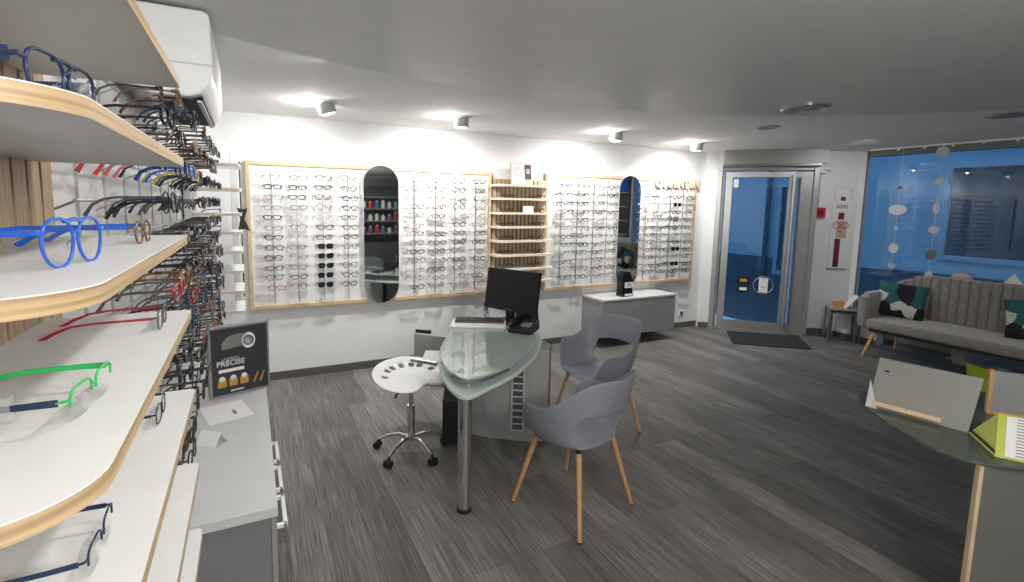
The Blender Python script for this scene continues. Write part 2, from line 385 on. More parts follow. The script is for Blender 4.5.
D(dbox(MB(), .60, .71, .56, .76, .0085, .0105, 'paper'), 'opening_hours_panel')
for k, (t_, s_) in enumerate((('LUNDI', .02), ('9H00 - 12H00', .014), ('14H00 - 19H00', .014), ('SAMEDI', .02), ('9H00 - 18H00', .014))):
    o = text('lettering', t_, s_, 'base', dlocal(.655, .735-k*.035, .0108), d, .0003); o['kind'] = 'structure'
bx = MB(); dbox(bx, .06, 1.26, 2.30, 2.478, 0, .13, 'cablt'); dbox(bx, .04, 1.20, 2.265, 2.30, 0, .14, 'steel')
tag(bx.build('shutter_box', smooth=False, bevel=.004), 'pale grey shutter housing box above the glass entrance door', 'shutter box')
# doormat
Tm = xf((5.46, 4.07, .001), (6.141-5.46, 3.504-4.07, 0), (5.95-5.46, 4.56-4.07, 0))
mt = MB().prism(rrect(0, .89, 0, .66, .02), 0, .012, 'mat_', Tm)
tag(mt.build('doormat', smooth=False), 'charcoal doormat on the floor in front of the entrance door', 'doormat')
# call point, conduit, junction box
cp = thing('fire_call_point', 'small square red fire alarm call point on the white wall right of the door', 'alarm')
cu_ = PU; 
def ploc(t, z, out): p = P0+PU*t+PN*out; return (p.x, p.y, z)
pbox(MB(), .10, .235, 1.60, 1.735, 0, .045, 'red').build('case', cp, smooth=False, bevel=.006)
pbox(MB(), .135, .20, 1.635, 1.70, .045, .048, 'ink').build('button', cp, smooth=False)
cn = MB().tube([ploc(.145, 1.737, .012), ploc(.145, 2.2, .012)], .009, 'cablt', 8)
tag(cn.build('cable_conduit'), 'thin grey cable conduit running up from the red call point', 'conduit')
jb = MB(); pbox(jb, .02, .20, 2.19, 2.27, 0, .06, 'white'); jb.cyl(ploc(.1, 2.27, .04), ploc(.13, 2.33, .08), .03, 'white', 10); jb.cyl(ploc(.16, 2.25, .05), ploc(.24, 2.25, .09), .026, 'white', 10)
tag(jb.build('emergency_lamp', bevel=.004), 'small grey twin lamp fitting at the top right corner of the door', 'lamp')
# poster banner
ps = thing('hanging_poster', 'tall narrow white poster of red glasses hanging on the wall by the window', 'poster')
pbox(MB(), .33, .56, .92, 2.0, .004, .010, 'paper').build('sheet', ps, smooth=False)
pbox(MB(), .32, .57, .905, .92, .002, .016, 'rail').build('bottom_bar', ps, smooth=False)
fl = MB()
for z0 in (1.845, 2.0): pbox(fl, .345, .555, z0-.002, z0, .011, .012, 'ink')
for x0 in (.345, .553): pbox(fl, x0, x0+.002, 1.845, 2.0, .011, .012, 'ink')
fl.build('printed_outline', ps, smooth=False)
def PT(t, z, o_=.0125): return xf(ploc(t, z, o_), PU, (0, 0, 1))
text('printed_number', '5000', .075, 'ink', PT(.445, 1.75), ps, .0004)
for q_ in ((.42, .48, 1.83, 1.88), (.41, .48, 1.58, 1.67), (.39, .46, .935, 1.32)): pbox(MB(), *q_, .012, .013, 'maroon').build('maroon_block', ps, smooth=False)
fc = MB(); pbox(fc, .40, .52, 1.33, 1.56, .0105, .0115, 'skin'); fc.build('printed_face', ps, smooth=False)
rr = MB()
for cx in (.40, .50): rr.tube([PT(cx, 1.50) @ Vector((.04*math.cos(2*PI*k/18), .04*math.sin(2*PI*k/18), 0)) for k in range(18)], .005, 'red', 5, True)
rr.tube([PT(.44, 1.50) @ Vector((0, 0, 0)), PT(.46, 1.50) @ Vector((0, 0, 0))], .005, 'red', 5); pbox(rr, .42, .46, 1.41, 1.425, .012, .0135, 'red')
rr.build('printed_red_glasses', ps)
# floor socket
so = MB().box(5.47, 5.55, YB-.012, YB, .17, .25, 'whitem').lathe([(.026, 0), (.026, .004), (.02, .004), (.018, .001)], 'ink', 16, (0, 0, 0), Matrix.Translation((5.51, YB-.013, .21)) @ Matrix.Rotation(PI/2, 4, 'X'))
tag(so.build('wall_socket', bevel=.002), 'white wall socket low on the back wall right of the grey cabinet', 'socket')

# ------------------------------------------------------------ street outside
S(MB().box(7.55, 13, -8, 18, -.2, -.12, 'asphalt'), 'ground_street', smooth=False)
S(MB().box(7.5, 8.7, -8, 4.2, -.12, -.02, 'asphalt'), 'ground_pavement', smooth=False)
bd = thing('street_building', 'blue painted building across the street seen through the window and door', 'building')
MB().box(11, 11.4, -8, 16, .58, 7, 'facade').build('facade_wall', bd, smooth=False)
MB().box(10.96, 11.4, -8, 16, -.12, .58, 'facaded').build('plinth', bd, smooth=False)
def fwin(y0, y1, z0, z1, nm='window'):
    f = MB()
    for a_ in ((y0-.09, y0, z0-.09, z1+.09), (y1, y1+.09, z0-.09, z1+.09), (y0, y1, z1, z1+.09), (y0, y1, z0-.09, z0)): f.box(10.93, 11.0, a_[0], a_[1], a_[2], a_[3], 'facade')
    f = f.build(nm, bd, smooth=False, bevel=.01)
    MB().box(10.985, 10.995, y0, y1, z0, z1, 'fwin').build('pane', f, smooth=False)
    return f
fwin(1.6, 4.2, .95, 2.45); fwin(-1.6, .6, .95, 2.45); fwin(2.6, 4.0, 2.85, 4.0); fwin(.2, 1.8, 2.85, 4.0)
fwin(6.2, 7.2, .3, 2.2, 'doorway')
MB().box(10.86, 11.0, .9, 5.0, .62, .70, 'facade').build('sill', bd, smooth=False)
MB().cyl((10.92, 7.5, -.1), (10.92, 7.5, 6.5), .05, 'facaded', 10).build('drainpipe', bd)

# ------------------------------------------------------------ ceiling fittings
for i, (x, y) in enumerate(SPOTS):
    nm = ['leftmost of the four white ceiling spotlights along the back wall', 'second from left of the four ceiling spotlights, above the first display',
          'third from left of the four ceiling spotlights, above the right display', 'rightmost of the four ceiling spotlights, nearest the door'][i]
    t = thing('ceiling_spotlight', nm, 'spotlight', (x, y, 2.48), 0, 'spotlights along the back wall')
    MB().lathe([(.095, 0), (.095, -.008), (.06, -.012)], 'ceil', 28).build('ceiling_plate', t)
    tl = Matrix.Translation((0, 0, -.02)) @ Matrix.Rotation(math.radians([-18, 0, 4, 0][i]), 4, 'Y')
    MB().lathe([(.045, .02), (.068, .005), (.068, -.055), (.064, -.068), (.052, -.072)], 'cablt', 28, T=tl).build('lamp_head', t)
    MB().lathe([(.050, -.0725), (.050, -.075)], 'bulb', 20, T=tl).build('bulb', t)
def ring(x, y, z, r, lab):
    t = thing('recessed_ceiling_light', lab, 'ceiling light', (x, y, z))
    MB().lathe([(r, 0), (r, -.012), (r*.93, -.018), (r*.86, -.012), (r*.86, 0)], 'chrome', 36).build('trim_ring', t)
    g = MB().lathe([(r*.86, -.002), (r*.8, -.02), (r*.3, -.026), (.001, -.027)], 'acryl', 36); g.build('glass_disc', t)
    l = MB()
    for k in range(7): l.box(-r*.7+k*r*.22, -r*.62+k*r*.22, -r*.5, r*.5, -.012, -.003, 'chrome')
    l.build('reflector_fins', t, smooth=False)
ring(3.46, 2.16, 2.40, .15, 'large round recessed glass ceiling light near the curved edge')
ring(5.45, 1.79, 2.48, .14, 'round recessed glass ceiling light above the window at the right')
vt = thing('ceiling_vent', 'small flat round grey ceiling vent beside the lowered ceiling edge', 'vent', (4.49, 3.14, 2.48))
MB().lathe([(.10, 0), (.10, -.008), (.09, -.012), (.085, -.006)], 'rail', 28).build('rim', vt)
g = MB()
for k in range(3): g.lathe([(.075-k*.022, -.004), (.075-k*.022, -.010), (.068-k*.022, -.010), (.068-k*.022, -.004)], 'cablt', 24)
g.build('louvre', vt)

# ------------------------------------------------------------ air conditioner on the left wall
ac = thing('air_conditioner', 'white wall-mounted air conditioner high above the left eyeglasses wall', 'air conditioner', (XL, 2.15, 2.08))
AL = .82; prof = [(0, .05), (0, .31), (.295, .31), (.312, .30), (.315, .28), (.315, .09), (.305, .045), (.28, .015), (.24, .0), (.12, .0)]
Tx = Matrix(((1, 0, 0, 0), (0, 0, -1, AL), (0, 1, 0, 0), (0, 0, 0, 1)))
MB().prism([(x, z) for x, z in prof], 0, AL, 'whitem', Tx).build('casing', ac, bevel=.008)
MB().box(.312, .3165, .03, AL-.03, .10, .19, 'white').build('front_flap', ac, smooth=False)
MB().box(.12, .28, .05, AL-.05, -.004, .012, 'ink').build('air_outlet', ac, smooth=False)
for k in range(3): MB().box(.12+k*.07, .135+k*.07, .05, AL-.05, -.012, .006, 'cabt').build('vane', ac, smooth=False)
MB().box(.0, .32, -.004, .0, .115, .12, 'cabt').build('seam', ac, smooth=False)


# ------------------------------------------------------------ eyeglasses
def gm(name, col, rough=.3, metal=0): return mat(name, col, rough, metal)
G = dict(black=gm('frame_black', (.012, .012, .014)), brown=gm('frame_brown', (.07, .035, .02)), silver=gm('frame_silver', (.35, .35, .36), .25, .9), grey=gm('frame_grey', (.10, .10, .11)),
         red=gm('frame_red', (.33, .015, .03)), blue=gm('frame_blue', (.02, .12, .60)), navy=gm('frame_navy', (.008, .022, .075), .4), green=gm('frame_green', (.03, .50, .12)), gold=gm('frame_gold', (.45, .30, .12), .3, .9),
         tortoise=mat('frame_tortoise', (.16, .08, .035), .25, noise=.85, nscale=70), yellow=gm('frame_yellow', (.65, .50, .03)), pink=gm('frame_pink', (.60, .15, .18)), coral=gm('frame_coral', (.50, .06, .04)))
def rim_pts(side, hw, hh, n, shape, cx):
    out = []
    for k in range(n):
        a = 2*PI*k/n; c, s_ = math.cos(a), math.sin(a)
        e = {'round': 1.0, 'oval': .85, 'rect': .55, 'square': .62, 'aviator': .85, 'cat': .75}[shape]
        x = math.copysign(abs(c)**e, c)*hw; z = math.copysign(abs(s_)**e, s_)*hh
        if shape == 'aviator' and s_ < 0: x = x*(1-.18*abs(s_)) - .0*side
        if shape == 'cat' and s_ > 0: z += .10*hh*c*side*1.6; x *= 1.06
        if shape in ('rect', 'square') and s_ < 0: x *= .94
        X = side*cx+x; out.append(Vector((X, -.55*X*X, hh+z)))
    return out
def make_glasses(fc, tc, shape='rect', hw=.026, hh=.017, r=.0016, cx=.033, tl=.135, dark=False, half=False, fine=True, parent=None, sc_=1.0, tw=.005, tipc=None, inner=None, bar=False, tcn=None):
    n = 28 if fine else 14; seg = 8 if fine else 4
    fr = MB(); fm = G[fc]; im = G[inner] if inner else fm
    for sd in (-1, 1):
        p = rim_pts(sd, hw, hh, n, shape, cx)
        if half: q = [p[(k) % n] for k in range(0, n//2+1)]; fr.tube(q, r*1.2, fm, seg)
        else: fr.tube(p, r, fm if sd < 0 else fm, seg, True)
        ex = sd*(cx+hw*.97); zz = hh*1.45; ox = sd*(cx+hw+.008)
        fr.tube([(ex, -.55*ex*ex, zz), (ox, -.55*ox*ox-.001, zz+.001), (ox, -.012, zz)], r*1.35, fm, seg)
    bz = hh*1.35
    fr.tube([(-(cx-hw)*1.0, -.0005, bz), (-(cx-hw)*.4, .002, bz+.003), ((cx-hw)*.4, .002, bz+.003), ((cx-hw), -.0005, bz)], r*1.1, fm, seg)
    if shape == 'aviator' or bar: fr.tube([(-cx*.6, -.001, hh*1.86), (0, 0, hh*1.95), (cx*.6, -.001, hh*1.86)], r*1.3, fm, seg)
    ln = MB()
    for sd in (-1, 1):
        p = rim_pts(sd, hw, hh, n, shape, cx); c = sum(p, Vector())/n
        ln.add([c]+p, [(0, k+1, (k+1) % n+1) for k in range(n)], 'lensd' if dark else 'lens')
    def temple(sd):
        t = MB(); x = sd*(cx+hw+.008); z = hh*1.45
        P = [(x, -.010, z), (x+sd*.002, -.04, z), (x+sd*.001, -tl*.55, z-.001), (x-sd*.002, -tl*.73, z-.005), (x-sd*.004, -tl*.87, z-.016), (x-sd*.005, -tl, z-.032)]
        if fine:
            t.ribbon(P[:4], [tw, tw*.9, tw*.8, tw*.8], .0018, (0, 0, 1), G[tcn if tcn and sd > 0 else tc]); t.ribbon(P[3:], [tw*.8, tw*1.2, tw*1.5], .0026, (0, 0, 1), G[tipc or tc])
        else: t.ribbon([P[0], P[2], P[3], P[4], (P[5][0], P[5][1]+.004, P[5][2]-.006)], [tw, tw, tw, tw, tw*1.5], .0024, (0, 0, 1), G[tc])
        return t
    if not fine:
        m = MB()
        for q in (fr, ln, temple(-1), temple(1)):
            k = len(m.v); m.v += q.v
            for f, i in zip(q.f, q.mi): m.f.append([k+a for a in f]); m.mi.append(m._m(q.ms[i]))
        return m
    fr.build('frame', parent)
    for sd in (-1, 1):
        p = rim_pts(sd, hw, hh, n, shape, cx); c = sum(p, Vector())/n
        MB().add([c]+p, [(0, k+1, (k+1) % n+1) for k in range(n)], 'lensd' if dark else 'lens').build('lens', parent)
        temple(sd).build('temple', parent)
        npd = MB(); x = sd*(cx-hw-.001)
        npd.tube([(x, -.001, hh*1.1), (x-sd*.001, -.006, hh*1.0), (x-sd*.001, -.008, hh*.8)], .0005, G['silver'], 5)
        npd.lathe([(.0005, -.004), (.002, -.0025), (.0025, 0), (.002, .0025), (.0005, .004)], 'acryl', 10, (x-sd*.001, -.009, hh*.75)); npd.build('nose_pad', parent)
# prototypes for wall rows (one mesh each)
STY = [('black rectangular', 'black', 'black', 'rect', .0019), ('thin black round', 'black', 'grey', 'round', .0011), ('silver wire', 'silver', 'grey', 'oval', .0009), ('brown square', 'brown', 'brown', 'square', .0018),
       ('grey rectangular', 'grey', 'grey', 'rect', .0013), ('black cat-eye', 'black', 'black', 'cat', .0021), ('dark red', 'red', 'grey', 'rect', .0014), ('navy', 'navy', 'navy', 'square', .0014), ('tortoiseshell', 'tortoise', 'tortoise', 'square', .0020), ('gold wire', 'gold', 'brown', 'round', .0009)]
PROTO = {}
for nm, fc_, tc_, sh, r_ in STY:
    hw, hh = {'rect': (.026, .016), 'round': (.0235, .0225), 'oval': (.025, .018), 'square': (.025, .020), 'cat': (.026, .018)}[sh]
    PROTO[nm] = (make_glasses(fc_, tc_, sh, hw, hh, r_*1.7, fine=False, tw=.0048), sh)
for nm, fc_, tc_, sh in (('black red-templed', 'black', 'coral', 'rect'), ('black pink-templed', 'black', 'pink', 'oval'), ('bright blue', 'blue', 'blue', 'rect'), ('yellow', 'yellow', 'yellow', 'oval')):
    PROTO[nm] = (make_glasses(fc_, tc_, sh, .026, .018, .0022, fine=False, tw=.0058), sh)
SUNP = make_glasses('black', 'black', 'square', .026, .021, .0024, dark=True, fine=False)
DATA = {}
def hang(nm, loc, rotz, label, group, cat='eyeglasses', tilt=0):
    key = nm
    if key not in DATA:
        mb = SUNP if nm == 'dark sunglasses' else PROTO[nm][0]
        o = mb.build('eyeglasses' if cat == 'eyeglasses' else 'sunglasses'); DATA[key] = o
    else:
        o = DATA[key].copy(); C.objects.link(o)
    o.name = 'sunglasses' if cat == 'sunglasses' else 'eyeglasses'
    o.location = loc; o.rotation_euler = (tilt, 0, rotz); o.scale = (SCL,)*3; tag(o, label, cat, group); return o
SCL = 1.15
ORD = ['top', 'second', 'third', 'fourth', 'fifth', 'sixth', 'seventh', 'eighth', 'ninth', 'tenth', 'eleventh', 'twelfth', 'thirteenth', 'fourteenth']
COL = ['first', 'second', 'third', 'fourth', 'fifth', 'sixth']
weights = [6, 4, 4, 3, 4, 5, 1, 1, 2, 1]
def pick(rowbias=0): return random.choices([s_[0] for s_ in STY], weights)[0]

# ------------------------------------------------------------ back wall displays
FY = YB-.055
def display(x0, x1, z0, z1, rows, cols_l, cols_r, mx, lab, mlab, side):
    t = thing('eyeglasses_display_board', lab, 'display board', (x0, YB, z0))
    W = x1-x0; H = z1-z0
    MB().box(.02, W-.02, -.035, -.03, .02, H-.02, 'white').box(.02, W-.02, -.03, 0, .02, H-.02, 'cabt').build('backboard', t, smooth=False)
    f = MB(); b_ = .034
    f.box(0, W, -.055, -.0, H-b_, H, 'oakx').box(0, W, -.055, 0, 0, b_, 'oakx'); f.box(0, b_, -.055, 0, b_, H-b_, 'oakz').box(W-b_, W, -.055, 0, b_, H-b_, 'oakz')
    f.build('wood_frame', t, smooth=False, bevel=.002)
    for z in rows:
        for a_, b2 in ((x0+.06, mx-.22), (mx+.22, x1-.06)):
            MB().tube([(a_-x0, -.05, z-z0+.012), (b2-x0, -.05, z-z0+.012)], .0016, 'rail', 5).build('rail', t)
    for cset in (cols_l, cols_r):
        for x in cset:
            MB().box(x-x0-.004, x-x0+.004, -.058, -.052, .06, H-.06, 'rail').build('upright', t, smooth=False)
    m = thing('wall_mirror', mlab, 'mirror', (mx, YB-.06, (z0+z1)/2))
    T = xf((0, 0, 0), (1, 0, 0), (0, 0, 1))
    MB().prism(capsule(.36, H+.03), 0, .012, 'cabt', T).build('backing', m)
    MB().prism(capsule(.352, H+.022), .0121, .0135, 'mirror', T).build('glass', m)
    return t
rowsA = [1.925-.0915*k for k in range(12)]
rowsB = [1.945-.0915*k for k in range(13)]
display(-.015, 2.435, .70, 2.06, rowsA, (.20, .41, .64, .87), (1.55, 1.78, 2.0, 2.24), 1.20, 'long white eyeglasses board with pale wood frame, left on the back wall', 'tall rounded mirror in the middle of the left eyeglasses board', 0)
rowsC = [1.935-.0985*k for k in range(12)]
display(3.15, 5.61, .685, 2.085, rowsC, (3.37, 3.61, 3.85, 4.06), (4.70, 4.92, 5.14, 5.37), 4.41, 'long white eyeglasses board with pale wood frame, right on the back wall', 'tall rounded mirror in the middle of the right eyeglasses board', 1)
YG = YB-.175
def fill(cols, rows, sect, group, suns=()):
    for i, x in enumerate(cols):
        for j, z in enumerate(rows):
            lab = lambda s_: f'{s_}, {ORD[j]} row, {COL[i]} column, {sect}'
            if (i, j) in suns:
                hang('dark sunglasses', (x+random.uniform(-.004, .004), YG, z-.02), PI, lab('black sunglasses'), group.replace('eyeglasses', 'sunglasses'), 'sunglasses'); continue
            nm = pick()
            hang(nm, (x+random.uniform(-.012, .012), YG+random.uniform(-.01, .02), z-.022+random.uniform(-.004, .004)), PI+random.uniform(-.10, .10), lab(nm+' eyeglasses'), group, tilt=random.uniform(-.12, .12))
fill((.20, .41, .64, .87), rowsA, 'left of the left mirror', 'eyeglasses left of the left mirror', {(2, j) for j in (7, 8, 9, 10, 11)})
fill((1.55, 1.78, 2.0, 2.24), rowsB, 'right of the left mirror', 'eyeglasses right of the left mirror')
fill((3.37, 3.61, 3.85, 4.06), rowsC, 'left of the right mirror', 'eyeglasses left of the right mirror')
fill((4.70, 4.92, 5.14, 5.37), rowsC, 'right of the right mirror', 'eyeglasses right of the right mirror', {(2, 2), (2, 8), (2, 10)})
# white letters on top of right board
T0 = 4.90
for k, ch in enumerate('QUEENTIN'):
    o = text('wooden_letter', ch, .135, 'letter', xf((T0+k*.098, YB-.062, 2.02), (1, 0, 0), (0, 0, 1)), None, .012, bold=.008)
    tag(o, f'white block letter {ch}, {COL[k] if k < 6 else ["seventh", "eighth"][k-6]} of the letters topping the right eyeglasses board', 'letter', 'white letters on the right board')

# ------------------------------------------------------------ wooden slat shelf unit between the boards
su = thing('slatted_shelf_unit', 'pale wood slatted shelf unit with eight white shelves between the two boards', 'shelf unit', (2.42, YB, 0))
MB().box(.03, .72, -.03, 0, .80, 1.98, 'oakdark').build('back_panel', su, smooth=False)
for k in range(13):
    MB().box(.04+k*.0525, .078+k*.0525, -.05, -.03, .80, 1.99, 'oakslat').build('slat', su, smooth=False)
MB().box(.66, .72, -.055, 0, .78, 1.99, 'oakz').build('side_post', su, smooth=False)
SH = [1.925, 1.778, 1.620, 1.468, 1.312, 1.155, 1.0, .86]
for z in SH:
    MB().prism(rrect(0, .74, -.27, -.03, [.05, .05, 0, 0]), z-.022, z, 'white', m_side='shelfedge').build('shelf', su)
SL = ['top', 'second', 'third', 'fourth', 'fifth', 'sixth', 'seventh', 'bottom']
for j, z in enumerate(SH[1:]):
    for i, x in enumerate((.17, .58)):
        if z > .95:
            nm = ('black rectangular', 'black cat-eye', 'tortoiseshell', 'brown square')[(i+j*2) % 4]
            hang(nm, (2.42+x, YB-.16, z+.001), PI+(.15 if i else -.1), f'{nm} eyeglasses on the {("left", "right")[i]} of the {SL[j+1]} shelf of the slatted unit', 'eyeglasses on the slatted shelf unit')
pf = thing('portrait_card', 'white framed card with a woman in glasses leaning on top of the slatted unit', 'picture', (2.74, YB-.20, 1.926))
Tp = Matrix.Rotation(math.radians(-9), 4, 'X')
MB().box(-.135, .135, -.006, .006, 0, .24, 'skin', Tp).build('frame', pf, smooth=False)
MB().box(-.128, .128, -.009, -.0062, .007, .233, 'paper', Tp).build('print', pf, smooth=False)
fp = MB().box(.035, .12, -.0105, -.0092, .05, .225, 'ink', Tp)
fp.lathe([(.001, 0), (.03, .0), (.03, .001), (.001, .001)], 'skin', 18, T=Tp @ Matrix.Translation((.078, -.0115, .15)) @ Matrix.Rotation(PI/2, 4, 'X')).box(.045, .115, -.0120, -.011, .01, .06, 'skin', Tp)
fp.tube([Tp @ Vector((.064+.012*math.cos(k*PI/6), -.0135, .155+.010*math.sin(k*PI/6))) for k in range(12)], .0016, 'ink', 4, True).tube([Tp @ Vector((.092+.012*math.cos(k*PI/6), -.0135, .155+.010*math.sin(k*PI/6))) for k in range(12)], .0016, 'ink', 4, True)
fp.build('printed_portrait', pf)
dots = MB()
for k in range(9):
    a_ = k*2*PI/9; x = -.055+.04*math.cos(a_); z = .14+.045*math.sin(a_); dots.box(x-.008, x+.008, -.0105, -.0092, z-.004, z+.004, 'base', Tp)
dots.build('printed_marks', pf, smooth=False)
tc_ = thing('brand_card', 'small white sign card standing on the third shelf of the slatted unit', 'sign', (2.42+.40, YB-.21, 1.6205))
MB().box(-.065, .065, -.004, .004, 0, .075, 'paper').build('card', tc_, smooth=False)
text('lettering', 'FACE À FACE', .017, 'base', xf((0, -.0046, .04), (1, 0, 0), (0, 0, 1)), tc_, .0003)

# ------------------------------------------------------------ grey wall cabinet + black sign
gc = thing('wall_cabinet', 'low grey wall-hung cabinet with two doors under the right board', 'cabinet', (3.77, 4.55, .13))
MB().box(0, 1.17, .02, .42, 0, .44, 'cabg').build('body', gc, smooth=False, bevel=.003)
MB().box(-.01, 1.18, -.005, .42, .441, .465, 'cabt').build('top', gc, smooth=False, bevel=.003)
for k in range(2):
    dr = MB().box(.004+k*.585, .581+k*.585, 0, .019, .006, .434, 'cabg').build('door', gc, smooth=False, bevel=.002)
    MB().tube([(.47+k*.30-.04, -.001, .37), (.47+k*.30-.04, -.02, .37), (.47+k*.30+.04, -.02, .37), (.47+k*.30+.04, -.001, .37)], .005, 'alud', 6).build('handle', dr)
bs = thing('counter_display_stand', 'small black display stand with a white label on the low grey cabinet', 'display stand', (4.20, 4.68, .5955))
MB().prism([(-.085, 0), (.085, 0), (.08, .22), (.045, .30), (-.04, .31), (-.08, .24)], 0, .10, 'gloss', xf((0, .05, 0), (1, 0, 0), (0, .06, 1))).build('panel', bs, bevel=.003)
MB().box(-.09, .09, -.055, .06, 0, .045, 'gloss').build('base', bs, smooth=False, bevel=.004)
MB().box(-.055, .075, -.058, -.0555, .11, .18, 'paper').build('label_card', bs, smooth=False)
text('lettering', '200', .05, 'ink', xf((.01, -.0590, .145), (1, 0, 0), (0, 0, 1)), bs, .0003)
MB().box(-.05, .08, -.059, -.0555, .012, .035, 'paper').build('price_strip', bs, smooth=False)

SCL = 1.0
# ------------------------------------------------------------ near left shelf unit
nu = thing('near_shelf_unit', 'white shelves with pale wood edges in the left foreground on a slatted back', 'shelf unit', (0, 0, 0))
SX = -.12; SZ = [1.951, 1.787, 1.625, 1.460, 1.280, 1.105, .945, .79]
NE = [.45, .47, .47, .45, .44, .44, .44, .44]
for z, ne in zip(SZ, NE):
    o_ = rrect(-.37, SX, ne, 1.24, [0, .085, .012, 0], 10)
    m = MB().prism(o_, z-.018, z-.0012, 'undershelf', m_side='ply', m_bot='undershelf').prism(rrect(-.37, SX-.0006, ne+.0006, 1.2394, [0, .0845, .0115, 0], 10), z-.0012, z, 'white', m_side='white')
    m.build('shelf', nu)
MB().box(-.405, -.40, .30, 1.345, .74, 2.05, 'oakdark').build('back_panel', nu, smooth=False)
for k in range(14):
    y1_ = 1.345-k*.068
    MB().box(-.40, -.372, y1_-.056, y1_, .74, 2.05, 'oakslat').build('slat', nu, smooth=False)
# detailed glasses
def near(label, y0, x, z, **kw):
    sc2 = kw.pop('scale', .86); rz = kw.pop('rz', 0)
    t = thing('eyeglasses', label, 'eyeglasses', (x, y0, z+.0005), -PI/2+rz, 'eyeglasses on the near shelves')
    t.scale = (sc2,)*3
    make_glasses(parent=t, **kw)
    if kw.get('_tag'): pass
    return t
def sectag(t, side, y0=-.05, y1=-.13):
    x = side*.067; MB().box(x-.006, x+.006, y1, y0, .012, .040, 'acryl').build('security_tag', t, smooth=False, bevel=.001)
t1 = near('navy blue eyeglasses with rectangular double-bridge frame on the topmost visible shelf', .610, -.152, SZ[1], fc='navy', tc='navy', shape='square', bar=True, hw=.029, hh=.0215, r=.0018, cx=.034, tw=.013, rz=-.16, scale=.95)
t2 = near('bright blue round eyeglasses nearest on the second visible shelf', .705, -.178, SZ[2], fc='blue', tc='blue', shape='aviator', hw=.028, hh=.027, r=.0018, cx=.033, tw=.007, tipc='black', scale=.97, tl=.17, rz=-.20); sectag(t2, 1)
near('brown tortoiseshell eyeglasses with bright blue temples behind the blue round pair', 1.03, -.165, SZ[2], fc='tortoise', tc='blue', shape='round', hw=.024, hh=.022, r=.0022, tw=.007, tl=.18, rz=-.05)
near('black rimmed eyeglasses with red temples at the back of the third visible shelf', 1.105, -.155, SZ[3], fc='grey', tc='red', shape='square', hw=.024, hh=.019, r=.0017, tw=.0055, tipc='red', tl=.20)
t4 = near('green half-rim eyeglasses with navy near temple on the third visible shelf', .700, -.170, SZ[3], fc='green', tc='green', shape='rect', hw=.027, hh=.019, r=.0012, half=True, tw=.008, tipc='navy', tcn='navy', tl=.17, scale=.95, rz=-.10); sectag(t4, 1)
near('dark navy rimless eyeglasses nearest on the fourth visible shelf', .69, -.170, SZ[4], fc='navy', tc='navy', shape='rect', hw=.027, hh=.020, r=.0012, half=True, tw=.007, tl=.18)
near('thin black eyeglasses with navy temples far back on the fourth visible shelf', 1.10, -.165, SZ[4], fc='black', tc='navy', shape='rect', hw=.027, hh=.019, r=.0013, tw=.006)
near('black eyeglasses with a red hinge on the fifth visible shelf', 1.12, -.165, SZ[5], fc='black', tc='red', shape='oval', hw=.027, hh=.019, r=.0012, tw=.005)

# ------------------------------------------------------------ left wall rack with rows of glasses
lr = thing('wall_rack', 'white wall rack with grey horizontal rails covering the left wall', 'rack', (XL, 0, 0))
MB().box(0, .012, 1.36, 3.95, .78, 2.08, 'white').build('backboard', lr, smooth=False)
LZ = [2.02-.108*k for k in range(11)]
for z in LZ:
    MB().tube([(.08, 1.36, z), (.08, 3.92, z)], .004, 'rail', 6).build('rail', lr)
for k in range(7):
    y_ = 1.38+k*.42
    for z in LZ: MB().tube([(.012, y_+.02, z-.03), (.08, y_, z)], .003, 'rail', 5).build('bracket', lr)
for k in range(10): MB().box(.012, .018, 1.36+k*.28, 1.368+k*.28, .8, 2.06, 'rail').build('upright', lr, smooth=False)
names = [s_[0] for s_ in STY]
wl = [5, 4, 3, 2, 3, 3, 2, 3, 2, 1]
SCL = 1.2
LYs = [1.47+.19*k for k in range(6)]+[2.58+.125*k for k in range(11)]
tint = {}
far_mb = MB()
for i, y in enumerate(LYs):
    for j, z in enumerate(LZ):
        nm = random.choices(names, wl)[0]
        if j == 2 and i < 6: nm = ('black red-templed', 'black pink-templed', 'navy', 'bright blue', 'yellow', 'navy')[i]
        x_ = -.185+random.uniform(-.02, .02); yy = y+random.uniform(-.02, .02)
        if i < 6:
            hang(nm, (x_, yy, z-.03), -PI/2+random.uniform(-.15, .15), f'{nm} eyeglasses, {ORD[j]} row, {COL[i]} column from the front, left wall rack', 'eyeglasses on the left wall rack', tilt=0)
        else:
            q = PROTO[nm][0]; k = len(far_mb.v); T = Matrix.Translation((x_, yy, z-.03)) @ Matrix.Rotation(-PI/2+random.uniform(-.15, .15), 4, 'Z') @ Matrix.Scale(1.2, 4)
            far_mb.v += [tuple(T @ Vector(v)) for v in q.v]
            for f, mi in zip(q.f, q.mi): far_mb.f.append([k+a for a in f]); far_mb.mi.append(far_mb._m(q.ms[mi]))
o = far_mb.build('eyeglasses_rows'); tag(o, 'crowded far rows of eyeglasses at the back end of the left wall rack', 'eyeglasses'); o['kind'] = 'stuff'
SCL = 1.0
